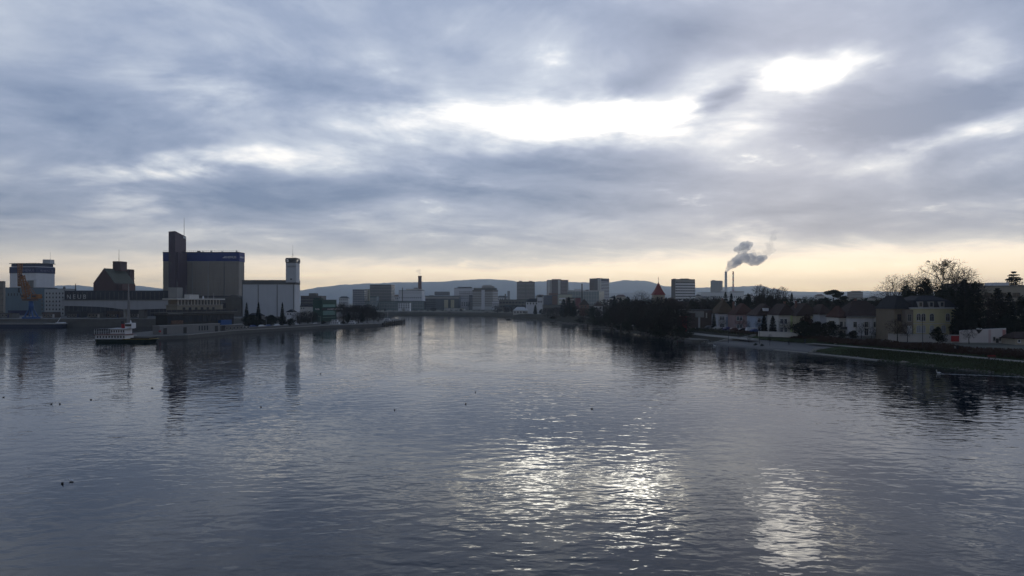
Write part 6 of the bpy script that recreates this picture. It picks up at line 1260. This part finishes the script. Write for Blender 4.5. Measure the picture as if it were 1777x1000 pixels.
# ------------------------------------------------------------------ boats
def boat(name, label, x0, x1, y, h, m, cabin=white, d=None, decks=1, cat='boat', group=None, mastp=None, wide=2.6):
    d = d or CH * F / (y - HY); xa, xb = PX(x0, d), PX(x1, d); L = xb - xa; r = empty(name, ((xa + xb) / 2, d + wide / 2, 0), label, cat, group)
    hull(MB(), xa, xb, d, d + wide, -0.3, h * 0.38, min(0.8, L * 0.08)).build('hull', m, r)
    z = h * 0.38 + 0.004
    for k in range(decks):
        hh = h * 0.62 / decks; a, b = xa + L * (0.16 + 0.1 * k), xb - L * (0.26 + 0.1 * k); c = MB().box(a, b, d + 0.3, d + wide - 0.3, z, z + hh - 0.1).build('cabin', cabin, r)
        n = max(2, int((b - a) / 1.3)); g = MB(); [g.box(a + (b - a) * (i + 0.14) / n, a + (b - a) * (i + 0.86) / n, d + 0.26, d + 0.34, z + hh * 0.35, z + hh * 0.75) for i in range(n)]; g.build('cabin_windows', glass, c)
        MB().box(a - 0.25, b + 0.25, d + 0.1, d + wide - 0.1, z + hh - 0.096, z + hh).build('cabin_roof', cabin, r); z += hh + 0.004
    if mastp: MB().tube(((xa + xb) / 2, d + wide / 2, z), ((xa + xb) / 2, d + wide / 2, z + mastp), 0.07, 0.04, 5).build('mast', white, r)
    return r
boat('tour_boat', 'white two deck tour boat moored below the green warehouse', 569, 594, 567, 4.3, white, decks=2, wide=3.5, cat='boat')
boat('motor_yacht', 'white motor yacht right of the tour boat', 602, 620, 566.5, 3.6, white, decks=2, wide=3.0)
for i, (a, b, y, h, m, c, lab) in enumerate(((622, 630, 566, 1.6, white, white, 'first small white boat right of the motor yacht'), (631, 638, 565, 1.5, dark_metal, offwhite, 'small dark hulled boat in the marina middle'), (639, 648, 565.5, 1.7, white, offwhite, 'second small white boat in the marina'), (649, 656, 564.5, 1.5, blue_paint, white, 'small blue hulled boat in the marina'), (656, 663, 565, 1.4, offwhite, white, 'small pale boat next to the jetty'), (611, 622, 564, 1.5, offwhite, white, 'small pale boat behind the motor yacht'))): boat('small_boat', lab, a, b, y, h, m, c, group='small boats in the marina')
boat('mast_boat', 'white boat with a tall mast behind the dark jetty', 664, 681, 561.5, 3.6, white, mastp=5.5, decks=2)
boat('motor_boat', 'dark little motor boat out on the far water', 878, 888, 555.5, 1.7, dark_metal, conc)
# timber jetty with piles
a, b = Vector((PX(664.5, 456), 456)), Vector((PX(702.5, 520), 520)); e = (b - a).normalized(); n_ = Vector((e.y, -e.x)); r = empty('timber_jetty', (*a, 0), 'black timber jetty with stout piles at the marina end', 'jetty'); L = (b - a).length
MB().fbox(tuple(a), tuple(b), 0, L, 0.5, 2.0, 0.5, 0.5).build('deck', wood, r)
for k in range(12): q = a + e * (L * (k + 0.5) / 12); MB().tube((q.x + n_.x * 0.6, q.y + n_.y * 0.6, -1), (q.x + n_.x * 0.6, q.y + n_.y * 0.6, 3.0), 0.35, 0.33, 7).build('pile', wood, r)
# mooring dolphins right
for x, y, h, lab, m in ((1020, 570, 3.2, 'lone dark mooring post out in the stream', wood), (1062, 573.5, 3.6, 'left dark mooring post by the riverside trees', wood), (1077, 579, 4.2, 'thick dark mooring post by the riverside trees', wood), (1098, 577, 3.4, 'mooring post with a white top by the riverside trees', wood)):
    d = CH * F / (y - HY); X = PX(x, d); r = empty('mooring_post', (X, d, 0), lab, 'mooring post', 'mooring posts'); MB().tube((X, d, -1.5), (X, d, h), 0.45, 0.42, 8).build('shaft', m, r); MB().tube((X, d, h + 0.003), (X, d, h + 0.5), 0.46, 0.40, 8).build('cap', white if 'white' in lab else dark_metal, r)
# ------------------------------------------------------------------ birds and their wakes
def bird(name, label, x, y, L, m, group, rz=0.0, neck=0.35):
    d = CH * F / (y - HY); r = empty(name, (PX(x, d), d, 0), label, 'bird', group, rz); mb = MB(); n = 8; ring = []
    prof = [(-0.5, 0.16, 0.02), (-0.38, 0.14, 0.07), (-0.15, 0.14, 0.17), (0.1, 0.13, 0.19), (0.28, 0.13, 0.14), (0.36, 0.2, 0.07), (0.38, 0.2 + neck * 0.5, 0.055), (0.40, 0.2 + neck, 0.06), (0.50, 0.2 + neck * 1.02, 0.05), (0.60, 0.16 + neck, 0.015)]
    for (px_, pz_, rr) in prof:
        k = len(mb.v); up_ = 5 <= prof.index((px_, pz_, rr)) <= 6
        for i in range(n):
            t = 2 * math.pi * i / n
            mb.v.append(((px_ + (rr * math.cos(t) if up_ else 0)) * L, rr * math.sin(t) * L, (pz_ + (0 if up_ else rr * math.cos(t))) * L))
        if ring: [mb.f.append((ring[-1] + i, ring[-1] + (i + 1) % n, k + (i + 1) % n, k + i)) for i in range(n)]; mb.m += [0] * n
        ring.append(k)
    o = mb.build('body', m, None, True, base=(0, 0, 0)); o.parent = r; bk = MB().tube((0.58 * L, 0, (0.16 + neck) * L), (0.68 * L, 0, (0.13 + neck) * L), 0.02 * L, 0.008 * L, 5).build('beak', orange, None, base=(0, 0, 0)); bk.parent = r
    return r
feather = mat('white_feathers', (0.70, 0.70, 0.70), 0.8, 0.05); duckm = mat('duck_brown', (0.035, 0.028, 0.022), 0.8, 0.3, 3)
bird('swan', 'white swan nearest the right bank, trailing a long wake', 1629, 648.5, 1.1, feather, 'swans', R(180), 0.5); bird('swan', 'white swan off the promenade landing stage', 1240, 601, 1.1, feather, 'swans', R(170), 0.5)
bird('gull', 'white gull floating in the left foreground', 124, 836, 0.6, feather, 'gulls', R(160), 0.12)
for x, y, lab in ((108, 840, 'dark duck just left of the white gull'), (6, 690, 'dark duck at the left frame edge'), (89, 702, 'left duck of the pair in the left water'), (104, 701.5, 'right duck of the pair in the left water'), (158, 694, 'dark duck right of the left water pair'), (453, 707, 'dark duck below the white silo reflection'), (685, 712, 'dark duck left of the mid river pair'), (808, 701.5, 'lower duck of the mid river pair'), (825, 681, 'upper duck of the mid river pair'), (1027, 710, 'dark duck right of mid river'), (264, 674, 'dark duck inside the big silo reflection'), (556, 649, 'dark duck far out left of mid river')): bird('duck', lab, x, y, 0.46, duckm, 'ducks on the river', R((x * 13) % 360), 0.18)
def wake(label, pts, w, seed):
    rng = random.Random(seed); mb = MB()
    for (x0, y0), (x1, y1) in zip(pts[:-1], pts[1:]):
        n = int(abs(x1 - x0) / 1.3) + 1
        for i in range(n):
            t = (i + rng.random() * 0.6) / n; x, y = x0 + (x1 - x0) * t, y0 + (y1 - y0) * t + rng.gauss(0, 0.12); d = CH * F / (y - HY); X = PX(x, d); l = rng.uniform(0.08, 0.34); ww = w * rng.uniform(0.2, 1.0)
            mb.face([(X - l, d, 0.02), (X, d - ww, 0.05), (X + l, d, 0.02), (X, d + ww, 0.03)])
    o = mb.build('wake_foam', foam, None); return tag(o, label, 'wake', kind='stuff')
wake('long thin foam wake trailing right of the near swan', [(1634, 649.3), (1700, 651.5), (1777, 655), (1800, 656)], 0.55, 1); wake('thin wake behind the swan off the promenade', [(1195, 599.5), (1246, 601)], 0.22, 2); wake('thin second wake line off the promenade', [(1228, 609), (1268, 610)], 0.22, 3)
wake('broken foam line along the riverside tree group', [(960, 570.5), (1060, 572.5)], 0.4, 4)
# ------------------------------------------------------------------ smoke
def plume(name, label, blobs, d, dens_, c, seed, vox):
    bm = bmesh.new(); rng = random.Random(seed); k = d / F
    for (x, y, rp) in blobs:
        for j in range(4):
            rr = rp * k * rng.uniform(0.6, 0.9) if j else rp * k * 1.05; o = Vector((rng.gauss(0, 0.45), rng.gauss(0, 0.45), rng.gauss(0, 0.4))) * rp * k * (1 if j else 0)
            bmesh.ops.create_icosphere(bm, subdivisions=2, radius=rr, matrix=Matrix.Translation(P(x, y, d) + o))
    me = bpy.data.meshes.new(name); bm.to_mesh(me); bm.free(); o = bpy.data.objects.new(name, me); col.objects.link(o)
    md = o.modifiers.new('union', 'REMESH'); md.mode = 'VOXEL'; md.voxel_size = vox
    m = bpy.data.materials.new(name + '_vapour'); m.use_nodes = True; nt = m.node_tree; nt.nodes.clear(); v = nt.nodes.new('ShaderNodeVolumePrincipled'); v.inputs['Color'].default_value = (*c, 1); v.inputs['Density Attribute'].default_value = ''; v.inputs['Anisotropy'].default_value = 0.65
    g = nt.nodes.new('ShaderNodeNewGeometry'); nz = noise(nt, g.outputs['Position'], 0.10 * 18 / (vox * 12), 4, 0.6).ramp(0.30, 0.66); nt.links.new((nz * dens_ * 1.1 + dens_ * 0.22).o, v.inputs['Density'])
    u = nt.nodes.new('ShaderNodeOutputMaterial'); nt.links.new(v.outputs[0], u.inputs['Volume']); me.materials.append(m)
    return tag(o, label, 'smoke', kind='stuff')
plume('smoke_plume', 'grey white smoke drifting right from the tall pale chimney', [(1260, 471, 2.4), (1261, 469, 2.8), (1263, 466, 3.8), (1266, 462, 5), (1270, 458, 6.5), (1276, 454, 8), (1283, 450, 9), (1291, 447, 9.5), (1298, 449, 9), (1305, 453, 9), (1313, 453, 8.5), (1321, 450, 7.5), (1291, 438, 6), (1284, 431, 6), (1291, 427, 8), (1298, 425, 6.5), (1304, 444, 6)], 2350, 0.075, (0.97, 0.97, 0.98), 3, 2.2)
plume('thin_smoke', 'thin fading end of the smoke plume rising to the right', [(1325, 446, 7), (1331, 440, 7), (1336, 432, 7), (1338, 424, 6), (1341, 414, 6), (1343, 405, 5), (1305, 440, 7), (1314, 444, 8)], 2350, 0.012, (0.97, 0.97, 0.98), 4, 2.2)
plume('steam_wisp', 'small wisp of steam above the brown brick chimney', [(728.5, 477, 1.8), (727, 474, 2.6), (725, 471, 2.6), (728.5, 469.5, 2.4)], 1125, 0.07, (0.88, 0.88, 0.9), 5, 0.5)
